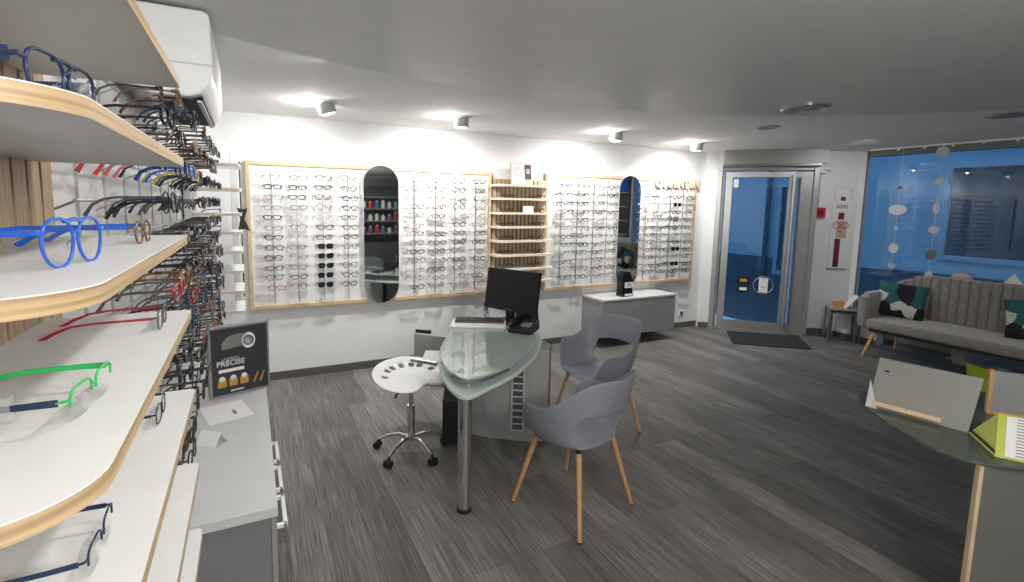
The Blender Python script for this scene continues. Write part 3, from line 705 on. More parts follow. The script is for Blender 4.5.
# the white-shelved unit at the end of the left wall
eu = thing('end_shelf_unit', 'narrow stack of white shelves at the far end of the left wall', 'shelf unit', (0, 0, 0))
EZ = [1.965, 1.79, 1.61, 1.475, 1.335, 1.19, 1.04, .89]
for z in EZ: MB().prism(rrect(-.36, -.045, 4.0, 4.42, [0, .02, .02, 0]), z-.02, z, 'white', m_side='shelfedge').build('shelf', eu)
MB().box(-.40, -.36, 3.98, 4.48, .80, 2.1, 'white').build('back_panel', eu, smooth=False)
MB().box(-.125, -.075, 4.56, 4.60, .75, 2.08, 'cabt').build('post', eu, smooth=False, bevel=.004)
MB().box(-.06, -.05, 4.56, 4.60, .90, 2.02, 'ink').build('dark_strip', eu, smooth=False)
for j, z in enumerate(EZ[:7]):
    nm = names[(j*3) % 10]
    hang(nm, (-.19, 4.2, z+.001), -PI/2+.1, f'{nm} eyeglasses standing on the {SL[j]} shelf at the far end of the left wall', 'eyeglasses on the end shelves')
bw = MB(); Tb = xf((-.045, 4.30, 1.56), (1, 0, 0), (0, 0, 1))
bw.prism([(-.035, .09), (.0, .075), (.04, .085), (.015, 0), (.055, -.095), (.01, -.08), (-.03, -.085), (-.015, 0)], 0, .015, 'black', Tb)
tag(bw.build('black_ribbon', smooth=False), 'black bow-shaped ribbon hanging at the end of the left shelves', 'ribbon')

# ------------------------------------------------------------ grey drawer cabinet at left with light box
lc = thing('drawer_cabinet', 'grey drawer cabinet with pale top below the left eyeglasses rack', 'cabinet', (XL+.018, 1.588, 0))
CW = .432
MB().box(0, CW, 0, 1.20, .06, .715, 'cabd').box(.02, CW-.04, .02, 1.18, 0, .06, 'base').build('body', lc, smooth=False)
MB().box(0, CW+.022, -.012, 1.21, .716, .75, 'cabt').build('top', lc, smooth=False, bevel=.003)
for k in range(4):
    for j in range(2):
        dr = MB().box(CW+.001, CW+.018, .006+k*.215 if k < 3 else .65, .215+k*.215-.003 if k < 3 else 1.195, .07+j*.325, .385+j*.325, 'cabg').build('drawer', lc, smooth=False, bevel=.002)
        if j == 1 and k < 3:
            y_ = .02+k*.215; zz = .66
            MB().box(CW+.018, CW+.05, y_, y_+.014, zz-.007, zz+.007, 'whitem').box(CW+.018, CW+.05, y_+.165, y_+.179, zz-.007, zz+.007, 'whitem').box(CW+.038, CW+.051, y_, y_+.179, zz-.007, zz+.007, 'whitem').build('handle', dr, smooth=False, bevel=.002)
lb = thing('poster_light_box', 'black advertising light box with amber bottles standing on the left grey cabinet', 'light box', (-.05, 2.64, .7505), math.radians(18))
MB().box(-.15, .13, .004, .034, 0, .35, 'alud').build('casing', lb, smooth=False, bevel=.003)
MB().box(-.138, .118, -.001, .0035, .012, .338, 'ink').build('poster', lb, smooth=False)
def LT(x, z, y=-.0016): return xf((x, y, z), (1, 0, 0), (0, 0, 1))
text('printed_title', 'PRÉCISE', .036, 'cabt', LT(-.055, .165), lb, .0003, bold=.001)
text('printed_subtitle', 'LA VISION', .017, 'cabt', LT(-.055, .188), lb, .0003)
MB().box(-.11, .005, -.0022, -.0012, .122, .138, 'paper').build('white_strip', lb, smooth=False)
cm = MB(); 
cm.prism([(.032*math.cos(2*PI*k/20)+.03, .04*math.sin(2*PI*k/20)+.265) for k in range(20)], .0006, .0016, 'paper', LT(0, 0, 0)).prism([(.075*math.cos(2*PI*k/20)-.02, .055*math.sin(2*PI*k/20)+.25) for k in range(12)], .0002, .0006, 'greencast', LT(0, 0, -.001))
cm.tube([LT(.03, .265, -.003) @ Vector((.022*math.cos(2*PI*k/14), .022*math.sin(2*PI*k/14), 0)) for k in range(14)], .003, 'base', 4, True)
cm.build('printed_camera_lens', lb)
for k in range(3):
    MB().box(-.115+k*.05, -.077+k*.05, -.0022, -.0012, .05, .085, 'gold').prism([(-.096+k*.05+.014*math.cos(2*PI*q/14), .09+.014*math.sin(2*PI*q/14)) for q in range(14)], .0014, .0022, 'paper', LT(0, 0, 0)).build('printed_bottle', lb, smooth=False)
for k in range(2): MB().prism([(.045+k*.03, .045), (.053+k*.03, .045), (.073+k*.03, .095), (.065+k*.03, .095)], .0012, .0022, 'gold', LT(0, 0, 0)).build('printed_slash', lb, smooth=False)
MB().box(-.06, .0, -.0022, -.0012, .022, .030, 'cabt').build('small_print', lb, smooth=False)
lfl = thing('leaflet', 'white folded leaflet lying on the left grey cabinet below the light box', 'leaflet', (-.12, 2.42, .7508), .25)
MB().box(-.09, .09, -.11, .11, 0, .0015, 'paper').build('sheet', lfl, smooth=False)
MB().box(.02, .035, -.05, .0, .0016, .002, 'alud').build('printed_mark', lfl, smooth=False)
tc2 = thing('tent_card', 'small white tent card standing near the front of the left grey cabinet', 'tent card', (-.16, 2.12, .7508), .9)
MB().prism([(-.035, 0), (-.033, 0), (0, .046), (.033, 0), (.035, 0), (0, .05)], -.045, .045, 'paper', xf((0, 0, 0), (1, 0, 0), (0, 0, 1))).build('card', tc2, smooth=False)

# ------------------------------------------------------------ desk
dk = thing('reception_desk', 'two-tier desk with pointed green glass top, chrome leg and grey base', 'desk', (0, 0, 0))
up = cr([(1.60, 2.63), (1.37, 2.43), (1.16, 2.325), (1.044, 2.31), (.995, 2.35), (.98, 2.46), (.998, 2.62), (1.064, 2.85), (1.20, 3.10), (1.36, 3.36), (1.60, 3.60), (1.80, 3.66), (1.98, 3.60), (2.03, 3.36), (1.87, 3.04), (1.75, 2.82), (1.60, 2.63)], 4)[:-1]
lo = cr([(1.54, 2.58), (1.398, 2.466), (1.175, 2.345), (1.042, 2.275), (.985, 2.28), (.962, 2.36), (.975, 2.52), (1.04, 2.79), (1.14, 3.05), (1.34, 3.40), (1.62, 3.66), (1.9, 3.70), (2.07, 3.55), (2.05, 3.28), (1.92, 3.0), (1.72, 2.74), (1.54, 2.58)], 4)[:-1]
MB().prism(up, .768, .780, 'tabglass').build('glass_top', dk, bevel=.002)
MB().prism(lo, .675, .70, 'frost').build('lower_top', dk, bevel=.004)
MB().lathe([(.042, 0), (.042, .02)], 'rubber', 24, (1.03, 2.36, 0)).lathe([(.038, .02), (.038, .675)], 'chrome', 28, (1.03, 2.36, 0)).build('leg', dk)
for x, y in ((1.065, 2.40), (1.42, 2.56), (1.85, 3.1), (1.25, 3.1)):
    MB().cyl((x, y, .70), (x, y, .768), .011, 'chrome', 12).build('glass_support', dk)
MB().tube([(.985, 2.45, .752), (1.0, 2.345, .752), (1.06, 2.31, .752), (1.17, 2.335, .752), (1.33, 2.42, .752)], .006, 'steel', 6).build('edge_rail', dk)
pf_ = cr([(1.42, 3.21), (1.52, 3.09), (1.66, 2.98), (1.80, 2.89), (1.90, 2.86)], 4)
MB().prism(pf_+[(1.905, 2.885), (1.80, 2.925), (1.665, 3.01), (1.53, 3.12), (1.45, 3.225)], 0, .674, 'desk').build('curved_panel', dk)
MB().prism([(1.915, 2.89), (1.99, 2.97), (2.03, 3.28), (1.80, 3.42), (1.68, 3.20), (1.72, 3.04)], .0, .674, 'deskd').build('pedestal', dk, smooth=False, bevel=.004)
vg = MB(); v0 = Vector((1.655, 2.968, 0)); v1 = Vector((1.735, 2.915, 0)); vd = (v1-v0)
def vb(a0, a1, z0, z1, m, off=.0):
    nn = Vector((-.47, -.88, 0)); p = v0+vd*a0+nn*off; q = v0+vd*a1+nn*off
    vg.add([(p.x, p.y, z0), (q.x, q.y, z0), (q.x, q.y, z1), (p.x, p.y, z1), (p.x+nn.x*.004, p.y+nn.y*.004, z0), (q.x+nn.x*.004, q.y+nn.y*.004, z0), (q.x+nn.x*.004, q.y+nn.y*.004, z1), (p.x+nn.x*.004, p.y+nn.y*.004, z1)],
           [(0, 1, 2, 3), (7, 6, 5, 4), (0, 4, 5, 1), (1, 5, 6, 2), (2, 6, 7, 3), (3, 7, 4, 0)], m)
vb(.0, 1.0, .08, .54, 'base', .0)
vb(0, .12, .08, .54, 'cabt', .004); vb(.88, 1, .08, .54, 'cabt', .004)
for k in range(10): vb(.12, .88, .08+k*.05, .09+k*.05, 'cabt', .004)
vg.build('vent_grille', dk, smooth=False)
MB().prism([(1.15, 3.66), (1.165, 3.675), (1.60, 3.28), (1.585, 3.265)], .26, .674, 'desk').build('modesty_panel', dk, smooth=False)
MB().tube([(1.0, 2.72, .735), (.93, 2.80, .735), (.88, 2.86, .735)], .012, 'chrome', 8).build('bracket_arm', dk)
MB().prism([(1.17, 3.69), (1.185, 3.70), (1.28, 3.62), (1.265, 3.605)], .675, .70, 'black').build('cable_tray', dk, smooth=False)
# PC tower, paper
pc = thing('computer_tower', 'black computer tower standing on the floor under the desk', 'computer', (1.31, 3.22, 0), math.radians(-24))
MB().box(-.07, .07, -.17, .17, .015, .34, 'black').build('case', pc, smooth=False, bevel=.01)
for x in (-.05, .05): MB().box(x-.012, x+.012, -.13, .13, 0, .015, 'rubber').build('foot', pc, smooth=False)
pa = MB().box(-.075, .075, -.12, .12, 0, .004, 'paper', Matrix.Translation((1.075, 2.97, .7005)) @ Matrix.Rotation(math.radians(-25), 4, 'Z'))
tag(pa.build('paper_folder', smooth=False), 'white paper folder on the lower desk tier overhanging the left edge', 'folder')
# monitor
mo = thing('computer_monitor', 'black flat screen monitor on the glass desk', 'monitor', (1.82, 3.33, .7805), math.radians(-66))
Tt = Matrix.Translation((0, 0, 0)) @ Matrix.Rotation(math.radians(-6), 4, 'X')
MB().prism(rrect(-.12, .12, -.08, .10, .03), 0, .012, 'black').build('base', mo, bevel=.003)
MB().box(-.035, .035, .0, .035, .01, .16, 'black').build('stand', mo, smooth=False, bevel=.005)
Tt = Matrix.Translation((0, -.01, .09)) @ Matrix.Rotation(math.radians(-8), 4, 'X')
MB().box(-.25, .25, 0, .045, 0, .33, 'black', Tt).build('housing', mo, smooth=False, bevel=.006)
MB().box(-.235, .235, -.002, -.0005, .03, .315, 'screen', Tt).build('screen', mo, smooth=False)
text('lettering', 'SAMSUNG', .012, 'cabg', Tt @ xf((0, -.0012, .014), (1, 0, 0), (0, 0, 1)), mo, .0003)
MB().box(-.12, .12, .045, .075, .06, .25, 'black', Tt).build('rear_bulge', mo, smooth=False, bevel=.01)
# keyboard & tray
kb = thing('keyboard', 'dark keyboard lying on a pale pad in front of the monitor', 'keyboard', (1.60, 3.40, .7955), math.radians(-28))
MB().box(-.19, .19, -.07, .07, 0, .014, 'base').build('case', kb, smooth=False, bevel=.004)
ks = MB()
for r_ in range(5):
    for c_ in range(15): ks.box(-.18+c_*.0242, -.160+c_*.0242, -.06+r_*.0245, -.04+r_*.0245, .014, .02, 'black')
ks.build('keys', kb, smooth=False)
pd = MB().box(-.21, .21, -.14, .10, 0, .014, 'white', Matrix.Translation((1.58, 3.37, .781)) @ Matrix.Rotation(math.radians(-28), 4, 'Z'))
tag(pd.build('desk_pad', smooth=False, bevel=.003), 'pale flat pad under the keyboard on the glass desk', 'desk pad')
ph = thing('desk_telephone', 'black desk telephone right of the monitor on the glass desk', 'telephone', (1.80, 3.06, .7805), math.radians(-50))
MB().prism([(-.10, 0), (.10, 0), (.10, .07), (.06, .075), (-.10, .03)], -.09, .09, 'black', xf((0, 0, 0), (0, 1, 0), (0, 0, 1))).build('base', ph, bevel=.006)
MB().tube([(-.06, -.10, .05), (-.065, -.08, .075), (-.06, 0, .085), (-.055, .08, .10), (-.05, .10, .08)], [.02, .022, .015, .022, .02], 'black', 10).build('handset', ph)
MB().box(.0, .07, -.06, .03, .045, .062, 'cabd').build('keypad', ph, smooth=False)
pr = thing('card_printer', 'tall black receipt machine behind the monitor at the desk end', 'printer', (1.985, 3.335, .7805), math.radians(-60))
MB().prism([(-.07, 0), (.08, 0), (.06, .18), (.03, .26), (-.03, .28), (-.06, .2)], -.07, .07, 'black', xf((0, 0, 0), (1, 0, 0), (0, 0, 1))).build('body', pr, bevel=.012)
MB().box(-.02, .03, -.0735, -.071, .12, .22, 'gloss').build('display', pr, smooth=False)
cupt = thing('pen_pot', 'clear pot of pens on the desk behind the keyboard', 'pen pot', (1.73, 3.56, .7805))
MB().lathe([(.03, 0), (.034, .07), (.031, .07), (.028, .004)], 'acryl', 20).build('pot', cupt)
for k, (cx_, cc) in enumerate(((-.015, 'blue'), (.0, 'yellow'), (.015, 'black'), (.008, 'navy'))):
    o = MB().tube([(cx_*.6, 0, .006), (cx_*1.5, .008*k-.012, .125)], .0045, G[cc], 8)
    tag(o.build('pen', loc=(1.73, 3.56, .7805)), f'{cc} pen standing in the clear pot on the desk', 'pen', 'pens in the desk pot')

# ------------------------------------------------------------ stool
st = thing('saddle_stool', 'white perforated saddle stool on chrome five-star castor base', 'stool', (.955, 3.11, 0), math.radians(196))
def saddle():
    NT, NR = 56, 12; v = []; f = []
    def R(a):       # a=0 is the front (+y)
        c = math.cos(a); s_ = math.sin(a)
        r = .235+.018*abs(s_)
        if c > 0: r *= 1-.30*max(0, math.cos(a*1.0))**12 + .05*max(0, math.cos(abs(a)-.6))**6
        if c < 0: r *= 1-.04*abs(c)
        return r
    for j in range(NR+1):
        for k in range(NT):
            a = 2*PI*k/NT; aa = a if a <= PI else a-2*PI; t = (j+.35)/(NR+.35); r = R(aa)*t
            c = math.cos(aa); back = max(0, -c+.35)/1.35
            z = .535+.006+.07*back*t**2.5 - (.03*max(0, c)**2*t**3) + .022*math.exp(-(aa/.28)**2)*t*(1 if c > 0 else 0)
            v.append((r*math.sin(aa)*1.06, r*math.cos(aa), z))
    holes = set()
    for ac_ in (PI, PI-.42, PI-.84, PI+.42, PI+.84, PI-1.3, PI+1.3):
        k0 = int(round(ac_/(2*PI)*NT)) % NT
        for kk in ((k0) % NT, (k0+1) % NT, (k0-1) % NT)[:2]:
            for j in (7, 8): holes.add((j, kk))
    for j in range(NR):
        for k in range(NT):
            if (j, k) in holes: continue
            l = (k+1) % NT; f.append((j*NT+k, j*NT+l, (j+1)*NT+l, (j+1)*NT+k))
    v.append((0, 0, .541)); f += [(len(v)-1, (k+1) % NT, k) for k in range(NT)]
    return MB().add(v, f, 'whitem')
o = saddle().build('seat', st)
m_ = o.modifiers.new('solid', 'SOLIDIFY'); m_.thickness = .009; m_.offset = -1
m_ = o.modifiers.new('sub', 'SUBSURF'); m_.levels = 1; m_.render_levels = 2
MB().box(-.06, .06, -.07, .07, .512, .530, 'black').build('seat_plate', st, smooth=False)
MB().cyl((0, 0, .30), (0, 0, .515), .0145, 'alud', 16).build('gas_piston', st)
MB().lathe([(.024, .10), (.026, .11), (.026, .32), (.03, .325), (.03, .335), (.02, .34)], 'chrome', 20).build('column', st)
MB().tube([(.02, 0, .50), (.10, .03, .49), (.155, .05, .44)], [.005, .005, .008], 'black', 8).build('height_lever', st)
MB().lathe([(.02, .085), (.038, .09), (.038, .115), (.02, .125)], 'chrome', 20).build('hub', st)
for k in range(5):
    a = 2*PI*k/5+.35; dx, dy = math.cos(a), math.sin(a)
    MB().tube([(dx*.02, dy*.02, .105), (dx*.09, dy*.09, .118), (dx*.17, dy*.17, .10), (dx*.235, dy*.235, .068)], [.015, .014, .012, .010], 'chrome', 10).build('spoke', st)
    ca = MB(); px, py = -dy, dx
    ca.cyl((dx*.235, dy*.235, .045), (dx*.235, dy*.235, .07), .008, 'black', 8)
    for s_ in (-1, 1): ca.cyl((dx*.245+px*s_*.006, dy*.245+py*s_*.006, .0255), (dx*.245+px*s_*.024, dy*.245+py*s_*.024, .0255), .0255, 'black', 18)
    ca.build('castor', st)

# ------------------------------------------------------------ tub chairs
def chair(label, loc, rotz):
    t = thing('tub_chair', label, 'chair', loc, rotz, 'grey tub chairs at the desk')
    NT, NJ = 64, 16; v = []; f = []
    def sm(a, b, x): x = max(0, min(1, (x-a)/(b-a))); return x*x*(3-2*x)
    def Hh(a):
        d = abs(math.degrees(a))
        side = .648
        h = .425+(side-.425)*sm(38, 64, d)
        return h+(.835-.648)*sm(84, 150, d)
    def rad(a):
        d = abs(math.degrees(a)); s_, c = math.sin(a), math.cos(a)
        hx, hy = .235, .215
        return 1/((abs(s_)/hx)**2.6+(abs(c)/hy)**2.6)**(1/2.6)
    for j in range(NJ+1):
        for k in range(NT):
            a = 2*PI*k/NT; a = a if a <= PI else a-2*PI; H = Hh(a); R0 = rad(a); d = abs(math.degrees(a))
            t_ = j/NJ
            wall = sm(30, 60, d)
            if t_ < .5:
                q = t_/.5; r = R0*(.08+.80*q); z = .435-.012*math.cos(q*PI/2)
            else:
                q = (t_-.5)/.5; r = R0*(.88+(.20+.11*wall)*math.sin(q*PI/2)*(1 if wall > .2 else .6)); z = .435+(H-.435)*(1-math.cos(q*PI/2))**(.85) if wall > 0 else .435+(H-.435)*q*q
            back = sm(120, 170, d); r += .016*wall*max(0, t_-.86)/.14; y = r*math.cos(a)-.04*back*max(0, t_-.5)*2
            v.append((r*math.sin(a), y, z))
    for j in range(NJ):
        for k in range(NT):
            am = 2*PI*(k+.5)/NT; am = am if am <= PI else am-2*PI; d = abs(math.degrees(am))
            lim = 58 if j in (10, 11) else 52
            if j in (9, 10, 11, 12) and d > 180-lim: continue
            l = (k+1) % NT; f.append((j*NT+k, j*NT+l, (j+1)*NT+l, (j+1)*NT+k))
    v.append((0, 0, .4225)); f += [(len(v)-1, (k+1) % NT, k) for k in range(NT)]
    o = MB().add(v, f, 'seat').build('shell', t)
    m_ = o.modifiers.new('solid', 'SOLIDIFY'); m_.thickness = .009; m_.offset = 0
    m_ = o.modifiers.new('sub', 'SUBSURF'); m_.levels = 1; m_.render_levels = 2
    MB().tube([(-.15, .14, .405), (.15, -.14, .405)], .012, 'black', 8).tube([(.15, .14, .405), (-.15, -.14, .405)], .012, 'black', 8).build('under_frame', t)
    for sx in (-1, 1):
        for sy in (-1, 1):
            l = MB().tube([(sx*.155, sy*.145, .41), (sx*.245, sy*.235, .008)], [.0165, .0105], 'leg', 12).build('leg', t)
            MB().cyl((sx*.246, sy*.236, 0), (sx*.2445, sy*.2345, .009), .0095, 'rubber', 10).build('foot_pad', l)
    return t
chair('grey tub armchair in front, its open back turned to the camera', (1.62, 2.16, 0), math.radians(17))
chair('grey tub armchair behind, facing the desk from its right end', (2.38, 2.92, 0), math.radians(92))

# ------------------------------------------------------------ sofa
sf = thing('velvet_sofa', 'taupe velvet sofa with vertical channel stitching under the window', 'sofa', (6.50, 3.20, 0))
# local: x depth (0 front -> .78 back), y goes negative along the sofa
LEN = 1.95
MB().prism(rrect(-.02, .66, -LEN+.05, -.05, .07), .33, .44, 'velvet').build('seat', sf, bevel=.03)
def channel(path, z0fn, z1fn, step, name, parent, th=.05):
    # upright padded wall following path, ribs as bulges
    m = MB(); pts = []
    L = [0]
    for i in range(1, len(path)): L.append(L[-1]+(Vector(path[i])-Vector(path[i-1])).length)
    nr = max(1, round(L[-1]/step)); step = L[-1]/nr; n = nr*12; rows = []
    for i in range(n+1):
        s_ = L[-1]*i/n; k = max(q for q in range(len(L)) if L[q] <= s_+1e-9); k = min(k, len(L)-2); tt = (s_-L[k])/(L[k+1]-L[k])
        p = Vector(path[k]).lerp(Vector(path[k+1]), tt); dr_ = (Vector(path[k+1])-Vector(path[k])).normalized(); nn = Vector((-dr_.y, dr_.x))
        bul = .034*abs(math.sin(PI*s_/step))**.6; e = s_/L[-1]
        z0, z1 = z0fn(e), z1fn(e); ring_ = []
        hw_ = th/2+bul
        for a in range(12):
            an = 2*PI*a/12; cx_ = math.cos(an); sz_ = math.sin(an)
            off = math.copysign(abs(cx_)**.6, cx_)*hw_; zz = (z0+z1)/2+math.copysign(abs(sz_)**.35, sz_)*(z1-z0)/2
            ring_.append((p.x+nn.x*off, p.y+nn.y*off, zz))
        rows.append(ring_)
    v = [q for r_ in rows for q in r_]; f = [(i*12+a, i*12+(a+1) % 12, (i+1)*12+(a+1) % 12, (i+1)*12+a) for i in range(n) for a in range(12)]
    f += [tuple(range(12)), tuple(n*12+a for a in range(12))][::1]
    return m.add(v, f, 'velvet').build(name, parent)
pth = [(-.02, -.02), (.30, -.0), (.50, -.02), (.62, -.08), (.70, -.20)]
pth = cr(pth, 6)
def sm(a, b, x): x = max(0, min(1, (x-a)/(b-a))); return x*x*(3-2*x)
channel(pth, lambda e: .34, lambda e: .70+.05*sm(0, .2, e)+.15*sm(.5, 1, e), .085, 'armrest', sf)
channel([(.70, -.20), (.71, -LEN+.2)], lambda e: .34, lambda e: .93+.03*sm(0, .12, e)-.03*sm(.88, 1, e), .088, 'backrest', sf)
pth2 = cr([(.70, -LEN+.2), (.62, -LEN+.08), (.50, -LEN+.02), (.30, -LEN), (-.02, -LEN+.02)], 6)
channel(pth2, lambda e: .34, lambda e: .70+.20*sm(.5, 1, 1-e), .085, 'armrest', sf)
MB().box(.0, .64, -LEN+.1, -.1, .30, .335, 'black').build('base_frame', sf, smooth=False)
for (x, y, dx, dy) in ((.06, -.14, -.10, .06), (.60, -.14, .06, .06), (.06, -LEN+.14, -.10, -.06), (.60, -LEN+.14, .06, -.06)):
    MB().tube([(x, y, .305), (x+dx, y+dy, 0)], [.024, .014], 'leg2', 14).build('leg', sf)
def cushion(loc, rot, label, seed):
    random.seed(seed); N = 44; v = []; f = []; th = .07; w_ = .47; h_ = .42
    cells = [(random.uniform(-1, 1), random.uniform(-1, 1), random.choice(['teal', 'navyf', 'cream'])) for _ in range(11)]
    pts = [(-.65, .6, 'teal'), (-.9, .05, 'cream'), (-.65, -.5, 'navyf'), (.15, .55, 'navyf'), (.15, .15, 'navyf'), (-.15, -.35, 'cream'), (.0, -.9, 'navyf'), (.75, .55, 'teal'), (.7, .05, 'teal'), (.35, -.7, 'cream'), (.85, -.75, 'navyf'), (-.35, -.1, 'teal')]
    m = MB()
    for sd in (1, -1):
        def P(i, j):
            x = -1+2*i/N; y = -1+2*j/N; g = ((1-x**4)*(1-y**4))**.5; pin = 1-.07*(1-abs(x))*0-.06*(1-x*x)*abs(y)**4; pin2 = 1-.06*(1-y*y)*abs(x)**4
            return (x*w_/2*pin2, sd*th*g, y*h_/2*pin+h_/2)
        for i in range(N):
            for j in range(N):
                cx_ = -1+2*(i+.5)/N; cy_ = -1+2*(j+.5)/N
                col = min(pts, key=lambda q: (q[0]-cx_)**2+(q[1]-cy_)**2)[2]
                m.add([P(i, j), P(i+1, j), P(i+1, j+1), P(i, j+1)], [(0, 1, 2, 3)], col)
    o = m.build('cushion'); bm = bmesh.new(); bm.from_mesh(o.data); bmesh.ops.remove_doubles(bm, verts=bm.verts, dist=.0008); bmesh.ops.recalc_face_normals(bm, faces=bm.faces); bm.to_mesh(o.data); bm.free()
    for p in o.data.polygons: p.use_smooth = True
    o.location = loc; o.rotation_euler = rot; tag(o, label, 'cushion', 'patterned sofa cushions'); return o
cushion((6.88, 3.0, .448), (math.radians(-16), math.radians(6), math.radians(-62)), 'teal, black and cream patterned cushion at the left end of the sofa', 3)
cushion((6.95, 1.86, .448), (math.radians(-16), math.radians(-8), math.radians(-80)), 'teal, black and cream patterned cushion at the right picture edge', 5)
# low things under/behind the sofa
MB2 = MB().box(7.12, 7.28, 1.6, 2.55, .0, .28, 'cablt')
tag(MB2.build('radiator', smooth=False, bevel=.01), 'low pale grey heater box on the floor behind the sofa', 'heater')
# ------------------------------------------------------------ nesting side tables
def side_table(loc, rz, label, w_, d_, h_):
    t = thing('side_table', label, 'side table', loc, rz, 'grey nesting side tables')
    MB().box(-w_/2, w_/2, -d_/2, d_/2, h_-.02, h_, 'cabg').build('table_top', t, smooth=False, bevel=.003)
    for s_ in (-1, 1):
        MB().box(s_*w_/2-(.012 if s_ > 0 else 0), s_*w_/2+(.012 if s_ < 0 else 0), -d_/2, -d_/2+.10, .015, h_-.02, 'steel').build('leg', t, smooth=False)
        MB().box(s_*w_/2-(.012 if s_ > 0 else 0), s_*w_/2+(.012 if s_ < 0 else 0), d_/2-.05, d_/2, .015, h_-.02, 'steel').build('leg', t, smooth=False)
    MB().box(-w_/2, w_/2, -d_/2, -d_/2+.03, 0, .015, 'steel').box(-w_/2, w_/2, d_/2-.03, d_/2, 0, .015, 'steel').build('foot_bar', t, smooth=False)
    return t
side_table((6.94, 3.62, 0), math.radians(-50), 'taller grey nesting side table between the poster wall and sofa', .34, .30, .445)
side_table((6.94, 3.62, 0), math.radians(-50), 'lower grey nesting side table tucked under the taller one', .27, .22, .39)
ob = MB().box(-.06, .06, -.035, .035, 0, .075, 'orange', Matrix.Translation((6.93, 3.68, .446)) @ Matrix.Rotation(math.radians(-45), 4, 'Z'))
tag(ob.build('orange_box', smooth=False, bevel=.002), 'small orange card box on the grey side table', 'box')
wc = MB().prism([(-.11, 0), (-.105, 0), (.02, .16), (.10, 0), (.105, 0), (.02, .17)], -.07, .07, 'paper', Matrix.Translation((7.00, 3.53, .446)) @ Matrix.Rotation(math.radians(-45), 4, 'Z') @ xf((0, 0, 0), (1, 0, 0), (0, 0, 1)))
tag(wc.build('white_brochure', smooth=False), 'white folded brochure standing on the side table next to the sofa arm', 'brochure')
# window garlands
def garland(y, spec, lab):
    t = thing('hanging_garland', lab, 'garland', (7.25, y, 0))
    MB().cyl((0, 0, .93), (0, 0, 2.462), .0018, 'paper', 5).build('string', t)
    for z, a, b, mm in spec:
        o = [(a*math.cos(2*PI*k/24), b*math.sin(2*PI*k/24)) for k in range(24)]
        T = xf((0, 0, z), (.75, -.66, 0), (0, 0, 1)); MB().prism(o, -.003, .003, mm, T).build('disc', t)
garland(3.28, [(2.25, .022, .035, 'acryl'), (1.99, .028, .022, 'rail'), (1.72, .095, .065, 'paper'), (1.49, .024, .03, 'cabt'), (1.24, .05, .06, 'paper'), (1.02, .042, .035, 'cabt')], 'left string garland of pale paper discs hanging in the window')
garland(2.90, [(2.39, .065, .065, 'paper'), (2.06, .045, .042, 'paper'), (1.75, .032, .068, 'paper'), (1.49, .055, .042, 'paper'), (1.20, .055, .062, 'alud'), (.96, .04, .04, 'paper')], 'right string garland of paper discs hanging in the window')
wd_ = MB().lathe([(.001, 0), (.12, .0), (.12, .008), (.001, .008)], 'skin', 28, T=Matrix.Translation((7.305, 2.62, .89)) @ Matrix.Rotation(PI/2, 4, 'Y'))
wd_.box(7.301, 7.317, 2.612, 2.628, 0, .70, 'rail').box(7.29, 7.34, 2.57, 2.67, 0, .01, 'rail')
tag(wd_.build('round_stand'), 'pale pink round card on a stand in the window behind the sofa back', 'card stand')
tri = MB().prism([(-.16, -.8), (.16, -.8), (.16, 0), (0, .22), (-.16, 0)], 0, .02, 'white', xf((7.335, 2.2, .84), (0, -1, 0), (0, 0, 1)))
tag(tri.build('white_triangle', smooth=False), 'white triangular display piece behind the sofa back at the right', 'display piece')

# ------------------------------------------------------------ lime stool
ls = thing('lime_stool', 'lime green bucket stool with black round seat behind the board sign', 'stool', (5.60, 1.70, 0))
MB().lathe([(.14, .02), (.15, .03), (.20, .43), (.19, .43)], 'lime', 36).build('body', ls)
MB().lathe([(.135, 0), (.145, .01), (.157, .11), (.150, .11)], 'black', 36).build('base_band', ls)
MB().lathe([(.205, .43), (.215, .44), (.21, .46), (.15, .468)], 'black', 36).build('seat', ls)

# ------------------------------------------------------------ glass-topped counter at right
ct = thing('glass_counter', 'counter with curved olive glass top and wood-edged grey side at right', 'counter', (0, 0, 0))
gt = cr([(3.10, 1.34), (2.92, 1.37), (2.79, 1.345), (2.70, 1.27), (2.62, 1.17), (2.53, 1.04), (2.475, .90), (2.485, .78), (2.60, .68), (2.85, .55), (3.3, .40)], 5)
MB().prism(gt+[(3.5, .5), (3.5, 1.2)], .738, .75, 'ctrglass').build('glass_top', ct, bevel=.002)
MB().prism([(2.50, .765), (2.512, .778), (3.42, .318), (3.41, .30)], 0, .736, 'ctrp').build('front_panel', ct, smooth=False)
MB().prism([(2.494, .760), (2.508, .779), (2.498, .787), (2.484, .768)], 0, .736, 'oakz').build('wood_edge', ct, smooth=False)
sg = thing('board_sign', 'blank off-white board leaning in a wooden strip holder on the glass counter', 'sign', (2.755, 1.09, .7505))
v0 = Vector((2.703, 1.258, 0))-Vector((2.755, 1.09, 0)); v1 = Vector((2.776, .911, 0))-Vector((2.755, 1.09, 0))
Tsg = xf((v0.x, v0.y, .0), v1-v0, (.22, .03, 1)); Ls = (v1-v0).length
MB().prism([(0, .0), (Ls, .0), (Ls+.018, .243), (.012, .243)], -.003, .003, 'signb', Tsg).build('board', sg, smooth=False)
MB().box(.02, Ls-.09, .012, .032, .003, .022, 'oakx', Tsg).build('wood_strip', sg, smooth=False)
MB().prism([(.035, .185), (.05, .192), (.062, .184), (.048, .179)], .003, .0045, 'ink', Tsg).build('printed_mark', sg, smooth=False)
tc3 = MB().prism([(0, .0), (.045, .0), (.02, .135)], 0, .004, 'cabt', xf((2.688, 1.262, .751), (.12, -.5, 0), (.05, .1, 1)))
tag(tc3.build('folded_card', smooth=False), 'small white folded card at the left edge of the board sign', 'card')
